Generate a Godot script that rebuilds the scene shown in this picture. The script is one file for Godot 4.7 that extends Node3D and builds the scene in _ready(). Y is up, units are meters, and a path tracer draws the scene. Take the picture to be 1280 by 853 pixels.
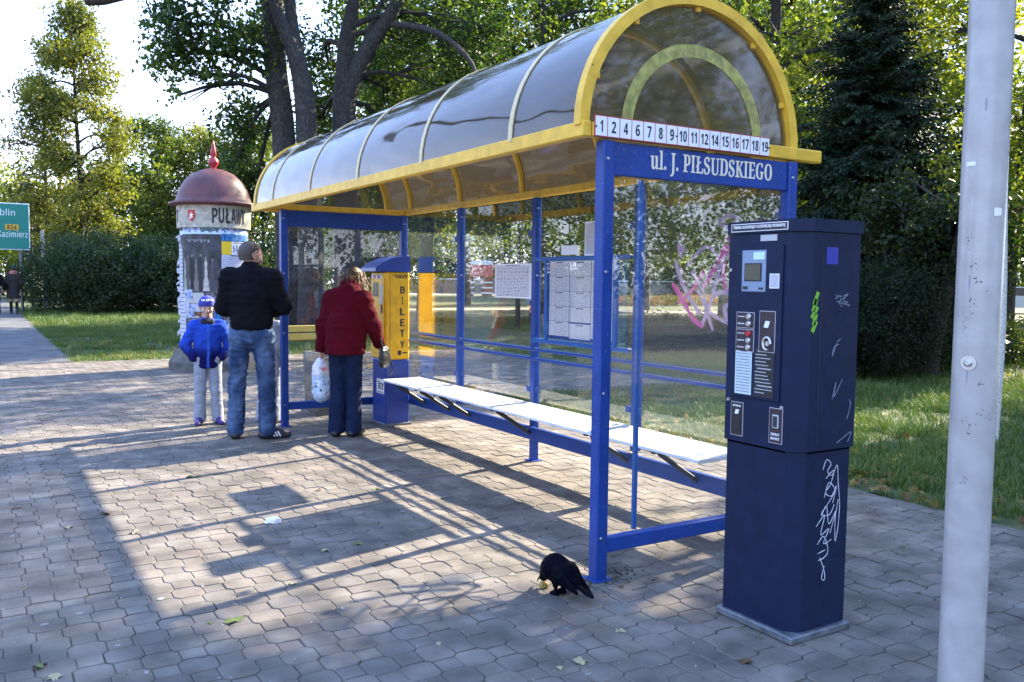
extends Node3D
# A bus shelter on a paved stop beside a town park, autumn sun low behind the park trees.
# World axes follow the shelter: -Z runs along its length away from the camera, +X towards the park, units are metres.

const FOCAL := 1091.0                      # focal length in photograph pixels (1280 x 853)
const CAM := Vector3(0, 1.5, 0)
var RIGHT := Vector3(0.85273, 0.01138, 0.52223)
var DOWN := Vector3(-0.02607, -0.99759, 0.0643)
var AHEAD := Vector3(0.5217, -0.06845, -0.85038)
var M := {}
var T := {}
var rng := RandomNumberGenerator.new()
var used := {}
var leaf_meshes := []
var twig_meshes := []
var needle_mesh: Mesh
var leaf_total := 0

# ---------------------------------------------------------------- pixels to places
func ray(px: float, py: float) -> Vector3:
	return (RIGHT * (px - 640.0) + DOWN * (py - 426.5) + AHEAD * FOCAL) / FOCAL
func ground_at(px: float, py: float, y := 0.0) -> Vector3:
	var d := ray(px, py)
	return CAM + d * ((y - CAM.y) / d.y)
func at_depth(px: float, py: float, depth: float) -> Vector3:
	return CAM + ray(px, py) * depth
func on_z(px: float, py: float, z: float) -> Vector3:
	var d := ray(px, py)
	return CAM + d * (z / d.z)
func on_x(px: float, py: float, x: float) -> Vector3:
	var d := ray(px, py)
	return CAM + d * (x / d.x)
func to_pixel(p: Vector3) -> Vector3:
	var q := p - CAM
	var depth := q.dot(AHEAD)
	return Vector3(640.0 + FOCAL * q.dot(RIGHT) / depth, 426.5 + FOCAL * q.dot(DOWN) / depth, depth)

# ---------------------------------------------------------------- textures and materials
func noise_bytes(key: String, freq: float, octaves: int, type: int, size: int) -> PackedByteArray:
	var n := FastNoiseLite.new()
	n.seed = key.hash() & 0x7fff
	n.noise_type = type
	n.frequency = freq
	n.fractal_octaves = octaves
	var im: Image = n.get_seamless_image(size, size)
	im.convert(Image.FORMAT_L8)
	return im.get_data()

func grey_tex(key: String, freq: float, octaves: int, lo: float, hi: float, type := FastNoiseLite.TYPE_SIMPLEX_SMOOTH, size := 512, power := 1.0) -> void:
	var b := noise_bytes(key, freq, octaves, type, size)
	for i in b.size():
		b[i] = int(clampf(lo + (hi - lo) * pow(b[i] / 255.0, power), 0, 1) * 255.0)
	T[key] = ImageTexture.create_from_image(Image.create_from_data(size, size, false, Image.FORMAT_L8, b))

func spot_tex(key: String, freq: float, base: Color, spot: Color, level: float, soft: float, size := 512) -> void:
	var b := noise_bytes(key, freq, 4, FastNoiseLite.TYPE_SIMPLEX_SMOOTH, size)
	var d := PackedByteArray()
	d.resize(size * size * 3)
	for i in b.size():
		var c := base.lerp(spot, smoothstep(level - soft, level + soft, b[i] / 255.0))
		d[i * 3] = int(c.r * 255)
		d[i * 3 + 1] = int(c.g * 255)
		d[i * 3 + 2] = int(c.b * 255)
	T[key] = ImageTexture.create_from_image(Image.create_from_data(size, size, false, Image.FORMAT_RGB8, d))

func mat(key: String, c: Color, rough: float, o := {}) -> StandardMaterial3D:
	var m := StandardMaterial3D.new()
	m.resource_name = key
	m.albedo_color = c.linear_to_srgb()
	m.roughness = rough
	m.metallic = o.get("metal", 0.0)
	m.metallic_specular = o.get("spec", 0.5)
	if o.has("tex"):
		m.albedo_texture = T[o.tex]
	if o.has("rtex"):
		m.roughness_texture = T[o.rtex]
	if o.has("tex") or o.has("bump") or o.has("rtex"):
		if not o.get("uv", false):
			m.uv1_triplanar = true
			m.uv1_world_triplanar = o.get("world", true)
		var s = o.get("s", 1.0)
		m.uv1_scale = s if s is Vector3 else Vector3.ONE * s
	if o.has("det"):
		m.detail_enabled = true
		m.detail_albedo = T[o.det]
		m.detail_blend_mode = BaseMaterial3D.BLEND_MODE_MUL
		m.detail_uv_layer = BaseMaterial3D.DETAIL_UV_2
		m.uv2_triplanar = true
		m.uv2_world_triplanar = true
		m.uv2_scale = Vector3.ONE * o.get("ds", 0.3)
	if o.has("bump"):
		m.heightmap_enabled = true
		m.heightmap_texture = T[o.bump]
		m.heightmap_scale = o.get("bs", 0.2)
	if o.get("vc", false):
		m.vertex_color_use_as_albedo = true
	if c.a < 1.0:
		m.transparency = BaseMaterial3D.TRANSPARENCY_ALPHA
	if o.has("back"):
		m.backlight_enabled = true
		m.backlight = o.back
	if o.has("coat"):
		m.clearcoat_enabled = true
		m.clearcoat = o.coat
		m.clearcoat_roughness = o.get("coat_rough", 0.08)
	if o.has("rim"):
		m.rim_enabled = true
		m.rim = o.rim
	M[key] = m
	return m

# ---------------------------------------------------------------- shapes
func S() -> SurfaceTool:
	var st := SurfaceTool.new()
	st.begin(Mesh.PRIMITIVE_TRIANGLES)
	st.set_smooth_group(-1)
	return st

func face(st: SurfaceTool, p: Array, ref: Vector3) -> void:
	var mid := Vector3.ZERO
	for v in p:
		mid += v
	mid /= p.size()
	var n: Vector3 = (p[2] - p[0]).cross(p[1] - p[0])
	if n.dot(mid - ref) < 0.0:
		p = p.duplicate()
		p.reverse()
	for i in range(1, p.size() - 1):
		st.add_vertex(p[0])
		st.add_vertex(p[i])
		st.add_vertex(p[i + 1])

func bx(st: SurfaceTool, c: Vector3, s: Vector3, b := 0.0, turn := Basis()) -> void:
	var h := s * 0.5
	if b <= 0.0:
		for ax in 3:
			for sg in [-1.0, 1.0]:
				var q := []
				for k in [[-1.0, -1.0], [1.0, -1.0], [1.0, 1.0], [-1.0, 1.0]]:
					var v := Vector3()
					v[ax] = sg * h[ax]
					v[(ax + 1) % 3] = k[0] * h[(ax + 1) % 3]
					v[(ax + 2) % 3] = k[1] * h[(ax + 2) % 3]
					q.append(c + turn * v)
				face(st, q, c)
		return
	b = minf(b, minf(h.x, minf(h.y, h.z)) * 0.9)
	var pt := func(ax: int, sg: Vector3) -> Vector3:
		var v := Vector3(sg.x * (h.x - b), sg.y * (h.y - b), sg.z * (h.z - b))
		v[ax] = sg[ax] * h[ax]
		return c + turn * v
	for ax in 3:
		var u := (ax + 1) % 3
		var w := (ax + 2) % 3
		for sg in [-1.0, 1.0]:
			var q := []
			for k in [[-1.0, -1.0], [1.0, -1.0], [1.0, 1.0], [-1.0, 1.0]]:
				var sv := Vector3()
				sv[ax] = sg
				sv[u] = k[0]
				sv[w] = k[1]
				q.append(pt.call(ax, sv))
			face(st, q, c)
		for k in [[-1.0, -1.0], [1.0, -1.0], [1.0, 1.0], [-1.0, 1.0]]:   # edges along ax
			var lo := Vector3()
			lo[u] = k[0]
			lo[w] = k[1]
			var hi := lo
			lo[ax] = -1.0
			hi[ax] = 1.0
			face(st, [pt.call(u, lo), pt.call(u, hi), pt.call(w, hi), pt.call(w, lo)], c)
	for x in [-1.0, 1.0]:
		for y in [-1.0, 1.0]:
			for z in [-1.0, 1.0]:
				var sv := Vector3(x, y, z)
				face(st, [pt.call(0, sv), pt.call(1, sv), pt.call(2, sv)], c)

func tube(st: SurfaceTool, pts: Array, radii, n := 8, cap := true) -> void:
	var rings := []
	var side := Vector3.UP
	for i in pts.size():
		var t: Vector3 = (pts[mini(i + 1, pts.size() - 1)] - pts[maxi(i - 1, 0)]).normalized()
		if i == 0:
			side = t.cross(Vector3.RIGHT if absf(t.x) < 0.8 else Vector3.FORWARD).normalized()
		side = (side - t * side.dot(t)).normalized()
		var up := t.cross(side)
		var r: float = radii if not radii is Array else radii[i]
		var ring := []
		for k in n:
			var a := TAU * k / n
			ring.append(pts[i] + (side * cos(a) + up * sin(a)) * r)
		rings.append(ring)
	st.set_smooth_group(1)
	for i in pts.size() - 1:
		var mid: Vector3 = (pts[i] + pts[i + 1]) * 0.5
		for k in n:
			var k2 := (k + 1) % n
			face(st, [rings[i][k], rings[i][k2], rings[i + 1][k2], rings[i + 1][k]], mid)
	st.set_smooth_group(-1)
	if cap:
		face(st, rings[0], pts[1])
		face(st, rings[-1], pts[-2])

func lathe(st: SurfaceTool, c: Vector3, prof: Array, n := 24, smooth := true) -> void:
	for i in prof.size() - 1:
		st.set_smooth_group(1 + i if not smooth else 1)
		var p: Vector2 = prof[i]
		var q: Vector2 = prof[i + 1]
		for k in n:
			var a := TAU * k / n
			var b := TAU * (k + 1) / n
			var da := Vector3(cos(a), 0, sin(a))
			var db := Vector3(cos(b), 0, sin(b))
			var quad := []
			for v in [c + da * p.x + Vector3.UP * p.y, c + db * p.x + Vector3.UP * p.y, c + db * q.x + Vector3.UP * q.y, c + da * q.x + Vector3.UP * q.y]:
				if quad.is_empty() or not (v as Vector3).is_equal_approx(quad[-1]) and not (v as Vector3).is_equal_approx(quad[0]):
					quad.append(v)
			if quad.size() < 3:
				continue
			# the outside lies to the right of the profile when it runs upwards
			var e := (q - p).normalized()
			var out_n := (da + db).normalized() * e.y + Vector3.UP * -e.x
			var mid: Vector3 = (quad[0] + quad[1] + quad[2]) / 3.0
			face(st, quad, mid - out_n)
	st.set_smooth_group(-1)

func prism(st: SurfaceTool, poly: PackedVector2Array, xf: Transform3D, depth: float) -> void:
	var idx := Geometry2D.triangulate_polygon(poly)
	var h := depth * 0.5
	for i in range(0, idx.size(), 3):
		for z in [-h, h]:
			var q := []
			for k in 3:
				q.append(xf * Vector3(poly[idx[i + k]].x, poly[idx[i + k]].y, z))
			face(st, q, (q[0] + q[1] + q[2]) / 3.0 - xf.basis.z * z)
	var cw := Geometry2D.is_polygon_clockwise(poly)
	for i in poly.size():
		var a := poly[i]
		var b := poly[(i + 1) % poly.size()]
		var nrm := Vector2(b.y - a.y, a.x - b.x) * (1.0 if not cw else -1.0)
		var q := [xf * Vector3(a.x, a.y, -h), xf * Vector3(b.x, b.y, -h), xf * Vector3(b.x, b.y, h), xf * Vector3(a.x, a.y, h)]
		var mid: Vector3 = (q[0] + q[1] + q[2] + q[3]) / 4.0
		face(st, q, mid - xf.basis * Vector3(nrm.x, nrm.y, 0))

func flat_quad(st: SurfaceTool, xf: Transform3D, w: float, h: float) -> void:
	# one printed face with texture coordinates, centre at the origin, facing +z of xf
	var c := [Vector2(-0.5, 0.5), Vector2(0.5, 0.5), Vector2(0.5, -0.5), Vector2(-0.5, -0.5)]
	for k in [0, 1, 2, 0, 2, 3]:
		st.set_uv(Vector2(c[k].x + 0.5, 0.5 - c[k].y))
		st.add_vertex(xf * Vector3(c[k].x * w, c[k].y * h, 0))

func stroke(st: SurfaceTool, pts: Array, width: float, xf: Transform3D, thick := 0.0012) -> void:
	# a painted or printed line: a thin ribbon with a small thickness on the plane of xf
	for i in pts.size() - 1:
		var a: Vector2 = pts[i]
		var b: Vector2 = pts[i + 1]
		var d := (b - a).normalized()
		var n := Vector2(-d.y, d.x) * width * (0.32 + 0.3 * absf(sin(i * 0.55 + a.x * 9.0)))
		var e := d * width * 0.3
		prism(st, PackedVector2Array([a - e + n, b + e + n, b + e - n, a - e - n]), xf * Transform3D(Basis(), Vector3(0, 0, thick * 0.5 + 0.00007 * (i % 7))), thick)

func curve2(pts: Array, steps := 6) -> Array:
	var out := []
	for i in pts.size() - 1:
		var p0: Vector2 = pts[maxi(i - 1, 0)]
		var p3: Vector2 = pts[mini(i + 2, pts.size() - 1)]
		for k in steps:
			out.append((pts[i] as Vector2).cubic_interpolate(pts[i + 1], p0, p3, float(k) / steps))
	out.append(pts[-1])
	return out

func curve3(pts: Array, steps := 5) -> Array:
	var out := []
	for i in pts.size() - 1:
		var p0: Vector3 = pts[maxi(i - 1, 0)]
		var p3: Vector3 = pts[mini(i + 2, pts.size() - 1)]
		for k in steps:
			out.append((pts[i] as Vector3).cubic_interpolate(pts[i + 1], p0, p3, float(k) / steps))
	out.append(pts[-1])
	return out

# ---------------------------------------------------------------- objects
func numbered(called: String) -> String:
	used[called] = used.get(called, 0) + 1
	return called if used[called] == 1 else "%s_%03d" % [called, used[called] - 1]

func tag(o: Node, label: String, category: String, group := "", kind := "") -> Node:
	if label:
		o.set_meta("label", label)
	if category:
		o.set_meta("category", category)
	if group:
		o.set_meta("group", group)
	if kind:
		o.set_meta("kind", kind)
	return o

func thing(called: String, label: String, category: String, at := Vector3.ZERO, turn := 0.0, group := "") -> Node3D:
	var o := Node3D.new()
	o.name = numbered(called)
	add_child(o, true)
	o.position = at
	o.rotation.y = turn
	tag(o, label, category, group)
	return o

func place(called: String, mesh: Mesh, m: Material, parent: Node = self) -> MeshInstance3D:
	var o := MeshInstance3D.new()
	o.name = numbered(called) if parent == self else called
	o.mesh = mesh
	o.material_override = m
	parent.add_child(o, true)
	return o

func obj(called: String, st: SurfaceTool, m: Material, parent: Node = self) -> MeshInstance3D:
	st.generate_normals()
	return place(called, st.commit(), m, parent)

func objw(called: String, st: SurfaceTool, m: Material, parent: Node3D) -> MeshInstance3D:
	# shape given in world axes, its parent being a thing with no turn
	var o := obj(called, st, m, parent)
	var off := parent.position
	if parent.get_parent() != self:
		off = Vector3.ZERO
	o.position = -off
	return o

func box_part(called: String, c: Vector3, s: Vector3, m: Material, parent: Node3D, b := 0.0) -> MeshInstance3D:
	# a box in its parent's own axes, its node at the box's centre
	var st := S()
	bx(st, Vector3.ZERO, s, b)
	var o := obj(called, st, m, parent)
	o.position = c
	return o

func boxw(called: String, c: Vector3, s: Vector3, m: Material, parent: Node3D, b := 0.0) -> MeshInstance3D:
	var o := box_part(called, c - parent.position, s, m, parent, b)
	return o

func lettering(called: String, words: String, at: Vector3, facing: Basis, height: float, width: float, m: Material, parent: Node3D, font := "Droid Sans", bold := false, thick := 0.002) -> MeshInstance3D:
	# letters of a given cap height and total width, centre of their left edge at the baseline of at
	var tm := TextMesh.new()
	var f := SystemFont.new()
	f.font_names = PackedStringArray([font])
	f.font_weight = 700 if bold else 400
	tm.font = f
	tm.text = words
	tm.font_size = 64
	tm.pixel_size = 0.01
	tm.depth = 0.02
	tm.curve_step = 2.0
	tm.horizontal_alignment = HORIZONTAL_ALIGNMENT_LEFT
	var box := tm.get_aabb()
	var o := MeshInstance3D.new()
	o.name = called
	o.mesh = tm
	o.material_override = m
	parent.add_child(o, true)
	var sx := width / maxf(box.size.x, 0.001) if width > 0.0 else height / maxf(box.size.y, 0.001)
	var sy := height / maxf(box.size.y, 0.001)
	o.transform = Transform3D(Basis(facing.x * sx, facing.y * sy, facing.z * (thick / 0.02)), at)
	o.position = at - o.transform.basis * Vector3(box.position.x, box.position.y, box.position.z)
	return o

# ---------------------------------------------------------------- bodies: joined capsules meshed as surface nets
# a bone: [a, b, radius at a, radius at b, axis it is flattened along, how much]
func bone(a: Vector3, b: Vector3, ra: float, rb: float, axis := Vector3.ZERO, amount := 1.0) -> Array:
	return [a, b, ra, rb, axis, amount, 1.0 / maxf((b - a).length_squared(), 1e-9)]

func bone_distance(q: Array, p: Vector3) -> float:
	var pa: Vector3 = p - q[0]
	var am: float = q[5]
	var ba: Vector3 = q[1] - q[0]
	if am != 1.0:
		var ax: Vector3 = q[4]
		var h0 := clampf(pa.dot(ba) * q[6], 0.0, 1.0)
		var away := pa - ba * h0
		away += ax * (away.dot(ax) * (1.0 / am - 1.0))
		return (away.length() - lerpf(q[2], q[3], h0)) * am
	var h := clampf(pa.dot(ba) * q[6], 0.0, 1.0)
	return (pa - ba * h).length() - lerpf(q[2], q[3], h)

func nets(bones: Array, cell: float, k: float, low := -1e9, high := 1e9) -> Array:
	var lo := Vector3.ONE * 1e9
	var hi := -lo
	for q in bones:
		var r := maxf(q[2], q[3]) + cell * 3.0 + k * 0.3
		for e in [q[0], q[1]]:
			lo = lo.min(e - Vector3.ONE * r)
			hi = hi.max(e + Vector3.ONE * r)
	lo.y = maxf(lo.y, low - cell * 3.0)
	hi.y = minf(hi.y, high + cell * 3.0)
	var B := 6
	var bn := Vector3i(((hi - lo) / (cell * B)).ceil()) + Vector3i.ONE
	var nx := bn.x * B
	var ny := bn.y * B
	var nz := bn.z * B
	var val := PackedFloat32Array()
	val.resize(nx * ny * nz)
	val.fill(1.0)
	var act := []
	var hd := B * cell * 0.87 + cell
	for bz in bn.z:
		for by in bn.y:
			for bxx in bn.x:
				var c := lo + Vector3(bxx * B + B * 0.5, by * B + B * 0.5, bz * B + B * 0.5) * cell
				var near := []
				var least := 1e9
				for q in bones:
					var d := bone_distance(q, c)
					if d < hd + k:
						near.append(q)
						least = minf(least, d)
				if near.is_empty():
					continue
				var cut := c.y - hd < low or c.y + hd > high
				var deep := least < -(hd + k) and not cut
				if not deep:
					act.append(Vector3i(bxx * B, by * B, bz * B))
				for z in B:
					for y in B:
						var row := ((bz * B + z) * ny + by * B + y) * nx + bxx * B
						for x in B:
							if deep:
								val[row + x] = -1.0
								continue
							var p := lo + Vector3(bxx * B + x, by * B + y, bz * B + z) * cell
							var f := 1e9
							for q in near:
								var d := bone_distance(q, p)
								var h := maxf(k - absf(f - d), 0.0) / k
								f = minf(f, d) - h * h * k * 0.25
							f = maxf(f, maxf(low - p.y, p.y - high))
							val[row + x] = f
	var where := PackedInt32Array()
	where.resize(val.size())
	where.fill(-1)
	var verts := PackedVector3Array()
	var corner := []
	for i in 8:
		corner.append(Vector3i(i & 1, (i >> 1) & 1, (i >> 2) & 1))
	var edges := [[0, 1], [2, 3], [4, 5], [6, 7], [0, 2], [1, 3], [4, 6], [5, 7], [0, 4], [1, 5], [2, 6], [3, 7]]
	var off := PackedInt32Array()
	for c in corner:
		off.append((c.z * ny + c.y) * nx + c.x)
	for b in act:
		for z in range(b.z, mini(b.z + B, nz - 1)):
			for y in range(b.y, mini(b.y + B, ny - 1)):
				for x in range(b.x, mini(b.x + B, nx - 1)):
					var at := (z * ny + y) * nx + x
					var mask := 0
					for i in 8:
						if val[at + off[i]] < 0.0:
							mask |= 1 << i
					if mask == 0 or mask == 255:
						continue
					var sum := Vector3.ZERO
					var n := 0
					for e in edges:
						var va := val[at + off[e[0]]]
						var vb := val[at + off[e[1]]]
						if (va < 0.0) != (vb < 0.0):
							sum += Vector3(corner[e[0]]).lerp(Vector3(corner[e[1]]), va / (va - vb))
							n += 1
					where[at] = verts.size()
					verts.append(lo + (Vector3(x, y, z) + sum / n) * cell)
	var tris := PackedInt32Array()
	var step := [1, nx, nx * ny]
	for b in act:
		for z in range(maxi(b.z, 1), mini(b.z + B, nz - 1)):
			for y in range(maxi(b.y, 1), mini(b.y + B, ny - 1)):
				for x in range(maxi(b.x, 1), mini(b.x + B, nx - 1)):
					var at := (z * ny + y) * nx + x
					var inside := val[at] < 0.0
					for ax in 3:
						if (val[at + step[ax]] < 0.0) == inside:
							continue
						var u: int = step[(ax + 1) % 3]
						var w: int = step[(ax + 2) % 3]
						var q0 := where[at - u - w]
						var q1 := where[at - w]
						var q2 := where[at]
						var q3 := where[at - u]
						if q0 < 0 or q1 < 0 or q2 < 0 or q3 < 0:
							continue
						if inside:
							tris.append_array([q0, q3, q2, q0, q2, q1])
						else:
							tris.append_array([q0, q1, q2, q0, q2, q3])
	return [verts, tris]

func net_mesh(pieces: Array, paint = null, fold := 0.0, fold_scale := 1.0, seed_ := 1) -> ArrayMesh:
	# pieces: results of nets(), joined into one mesh; paint gives a vertex its own colour, fold wrinkles cloth
	var verts := PackedVector3Array()
	var tris := PackedInt32Array()
	for p in pieces:
		var base := verts.size()
		verts.append_array(p[0])
		for i in p[1]:
			tris.append(base + i)
	var nrm := normals_of(verts, tris)
	if fold > 0.0:
		var n := FastNoiseLite.new()
		n.seed = seed_
		n.frequency = 7.0 * fold_scale
		n.fractal_octaves = 3
		for i in verts.size():
			var p := verts[i]
			verts[i] = p + nrm[i] * fold * (1.0 - 2.6 * absf(n.get_noise_3d(p.x * 0.8, p.y * 1.7, p.z * 0.8)))
		nrm = normals_of(verts, tris)
	var arr := []
	arr.resize(Mesh.ARRAY_MAX)
	arr[Mesh.ARRAY_VERTEX] = verts
	arr[Mesh.ARRAY_NORMAL] = nrm
	arr[Mesh.ARRAY_INDEX] = tris
	if paint != null:
		var col := PackedColorArray()
		col.resize(verts.size())
		for i in verts.size():
			col[i] = paint.call(verts[i], nrm[i])
		arr[Mesh.ARRAY_COLOR] = col
	var am := ArrayMesh.new()
	am.add_surface_from_arrays(Mesh.PRIMITIVE_TRIANGLES, arr)
	return am

func normals_of(verts: PackedVector3Array, tris: PackedInt32Array) -> PackedVector3Array:
	var nrm := PackedVector3Array()
	nrm.resize(verts.size())
	for i in range(0, tris.size(), 3):
		var a := verts[tris[i]]
		var n := (verts[tris[i + 2]] - a).cross(verts[tris[i + 1]] - a)
		nrm[tris[i]] += n
		nrm[tris[i + 1]] += n
		nrm[tris[i + 2]] += n
	for i in nrm.size():
		nrm[i] = nrm[i].normalized()
	return nrm

# A figure of 1.8 m that faces +z, its left hand on +x; o moves single joints before all is scaled to the height h.
func joints(h: float, o := {}) -> Dictionary:
	var j := {"pelvis": Vector3(0, .97, 0), "waist": Vector3(0, 1.10, 0), "chest": Vector3(0, 1.32, -.01), "neck": Vector3(0, 1.50, -.02), "head": Vector3(0, 1.665, .01), "look": Vector3(0, 0, 1)}
	for s in [1, -1]:
		var k := "l_" if s == 1 else "r_"
		j.merge({k + "hip": Vector3(.09 * s, .93, 0), k + "knee": Vector3(.10 * s, .50, .02), k + "ankle": Vector3(.11 * s, .09, -.02), k + "toe": Vector3(.13 * s, .035, .16),
			k + "shoulder": Vector3(.18 * s, 1.45, -.02), k + "elbow": Vector3(.25 * s, 1.17, -.03), k + "wrist": Vector3(.25 * s, .93, .06), k + "hand": Vector3(.25 * s, .84, .09)})
	j.merge(o, true)
	for k in j:
		if k != "look":
			j[k] *= h / 1.8
	return j

func hand_net(wrist: Vector3, tip: Vector3, palm: Vector3, thumb: Vector3, s: float, curl: float) -> Array:
	var d := (tip - wrist).normalized()
	var side := (thumb - d * thumb.dot(d)).normalized()
	var n := d.cross(side).normalized()
	if n.dot(palm) < 0:
		n = -n
	var root := wrist + d * 0.02 * s
	var b := [bone(root, root + d * 0.065 * s, .034 * s, .040 * s, n, 0.42), bone(wrist - d * .04 * s, root + d * .02 * s, .026 * s, .027 * s)]
	var lens := [0.062, 0.072, 0.067, 0.052]
	for i in 4:
		var from := root + d * 0.075 * s + side * (0.028 - 0.0185 * i) * s
		var bend := d.rotated(d.cross(n).normalized(), curl * 0.6)
		var bend2 := d.rotated(d.cross(n).normalized(), curl * 1.5)
		var mid: Vector3 = from + bend * lens[i] * 0.52 * s
		b.append(bone(from - d * .02 * s, mid, .0088 * s, .0082 * s))
		b.append(bone(mid, mid + bend2 * lens[i] * 0.48 * s, .0082 * s, .0068 * s))
	var tb := root + d * 0.012 * s + side * 0.027 * s
	var tm := tb + (d * 0.55 + side * 0.6 + n * 0.4).normalized() * 0.036 * s
	b.append(bone(tb, tm, .0115 * s, .0098 * s))
	b.append(bone(tm, tm + (d * 0.85 + side * 0.1 + n * 0.45).normalized() * 0.03 * s, .0095 * s, .0078 * s))
	return nets(b, 0.0045 * s, 0.006 * s)

func head_net(j: Dictionary, s: float, cell: float) -> Array:
	var f: Vector3 = j.look.normalized()
	var r := Vector3.UP.cross(f).normalized()
	var u := f.cross(r)
	var c: Vector3 = j.head
	var b := [bone(c + u * .035 * s - f * .015 * s, c + u * .03 * s + f * .015 * s, .088 * s, .080 * s, r, 0.86), bone(c - u * .02 * s + f * .025 * s, c - u * .072 * s + f * .055 * s, .066 * s, .034 * s, r, 0.9),
		bone(c + f * .085 * s + u * .008 * s, c + f * .103 * s - u * .028 * s, .010 * s, .0145 * s), bone(c - u * .055 * s + f * .083 * s - r * .014 * s, c - u * .055 * s + f * .083 * s + r * .014 * s, .010 * s, .010 * s),
		bone(c + u * .018 * s + f * .079 * s - r * .03 * s, c + u * .018 * s + f * .079 * s + r * .03 * s, .011 * s, .011 * s),
		bone(j.neck - f * .005 * s, c - u * .04 * s - f * .01 * s, .062 * s, .054 * s)]
	for k in [-1, 1]:
		b.append(bone(c + r * k * .082 * s - f * .012 * s + u * .012 * s, c + r * k * .080 * s - f * .006 * s - u * .022 * s, .017 * s, .011 * s, r, 0.55))
		b.append(bone(c + r * k * .036 * s + f * .066 * s - u * .022 * s, c + r * k * .036 * s + f * .066 * s - u * .024 * s, .026 * s, .026 * s))
	return nets(b, cell, 0.018 * s)

func body_bones(j: Dictionary, s: float) -> Array:
	var z := Vector3(0, 0, 1)
	var b := [bone(j.pelvis, j.waist, .125 * s, .115 * s, z, .75), bone(j.waist, j.chest, .115 * s, .13 * s, z, .75), bone(j.chest, j.neck, .11 * s, .06 * s, z, .8), bone(j.l_shoulder, j.r_shoulder, .06 * s, .06 * s), bone(j.neck, j.neck + Vector3(0, .05 * s, 0), .055 * s, .052 * s)]
	for k in ["l_", "r_"]:
		b.append(bone(j[k + "shoulder"], j[k + "elbow"], .05 * s, .041 * s))
		b.append(bone(j[k + "elbow"], j[k + "wrist"], .040 * s, .027 * s))
		b.append(bone(j[k + "hip"], j[k + "knee"], .08 * s, .055 * s))
		b.append(bone(j[k + "knee"], j[k + "ankle"], .053 * s, .038 * s))
		b.append(bone(j[k + "ankle"] - Vector3(0, .03 * s, 0), j[k + "toe"] + Vector3(0, .01 * s, 0), .036 * s, .03 * s))
	return b

func top_bones(j: Dictionary, s: float, fat: float, hem: float) -> Array:
	var z := Vector3(0, 0, 1)
	var b := [bone(j.pelvis - Vector3(0, hem * s, 0), j.waist, .165 * s * fat, .165 * s * fat, z, .74), bone(j.waist, j.chest, .165 * s * fat, .185 * s * fat, z, .70), bone(j.chest, (j.l_shoulder + j.r_shoulder) * .5, .17 * s * fat, .10 * s * fat, z, .75), bone(j.l_shoulder, j.r_shoulder, .078 * s * fat, .078 * s * fat), bone(j.neck - Vector3(0, .01 * s, 0), j.neck + Vector3(0, .055 * s, .005), .085 * s, .076 * s)]
	for k in ["l_", "r_"]:
		b.append(bone(j[k + "shoulder"], j[k + "elbow"], .076 * s * fat, .064 * s * fat))
		b.append(bone(j[k + "elbow"], j[k + "wrist"], .063 * s * fat, .048 * s * fat))
	return b

func leg_bones(j: Dictionary, s: float, fat: float, cuff: float) -> Array:
	var z := Vector3(0, 0, 1)
	var b := [bone(j.l_hip + Vector3(0, .02, 0), j.r_hip + Vector3(0, .02, 0), .105 * s * fat, .105 * s * fat), bone(j.pelvis + Vector3(0, .04, 0), j.pelvis, .13 * s * fat, .13 * s * fat, z, .8), bone(j.l_hip * .5 + j.r_hip * .5, j.waist, .13 * s * fat, .14 * s * fat, z, .76)]
	for k in ["l_", "r_"]:
		b.append(bone(j[k + "hip"], j[k + "knee"], .098 * s * fat, .074 * s * fat))
		b.append(bone(j[k + "knee"], j[k + "ankle"] - Vector3(0, .03 * s, 0), .073 * s * fat, cuff * s))
	return b

func shoe_mesh(j: Dictionary, k: String, s: float, w := 1.0) -> ArrayMesh:
	var an: Vector3 = j[k + "ankle"]
	var toe: Vector3 = j[k + "toe"]
	var d := toe - an
	d.y = 0
	d = d.normalized()
	var heel := Vector3(an.x, .04 * s, an.z) - d * .045 * s
	var b := [bone(heel, Vector3(toe.x, .035 * s, toe.z), .044 * s * w, .038 * s * w, Vector3.UP, .8), bone(an - Vector3(0, .03 * s, 0), an + Vector3(0, .02 * s, 0), .046 * s * w, .044 * s * w), bone(an - Vector3(0, .02 * s, 0), an + d * .11 * s - Vector3(0, .035 * s, 0), .045 * s * w, .036 * s * w)]
	return net_mesh([nets(b, .009 * s, .03 * s, .004)])

# ---------------------------------------------------------------- plants
func multi(called: String, mesh: Mesh, where: Array, tints: Array, m: Material, parent: Node = self) -> MultiMeshInstance3D:
	var mm := MultiMesh.new()
	mm.transform_format = MultiMesh.TRANSFORM_3D
	mm.use_colors = true
	mm.mesh = mesh
	mm.instance_count = where.size()
	for i in where.size():
		mm.set_instance_transform(i, where[i])
		mm.set_instance_color(i, tints[i])
	var o := MultiMeshInstance3D.new()
	o.name = numbered(called) if parent == self else called
	o.multimesh = mm
	o.material_override = m
	parent.add_child(o, true)
	return o

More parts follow.
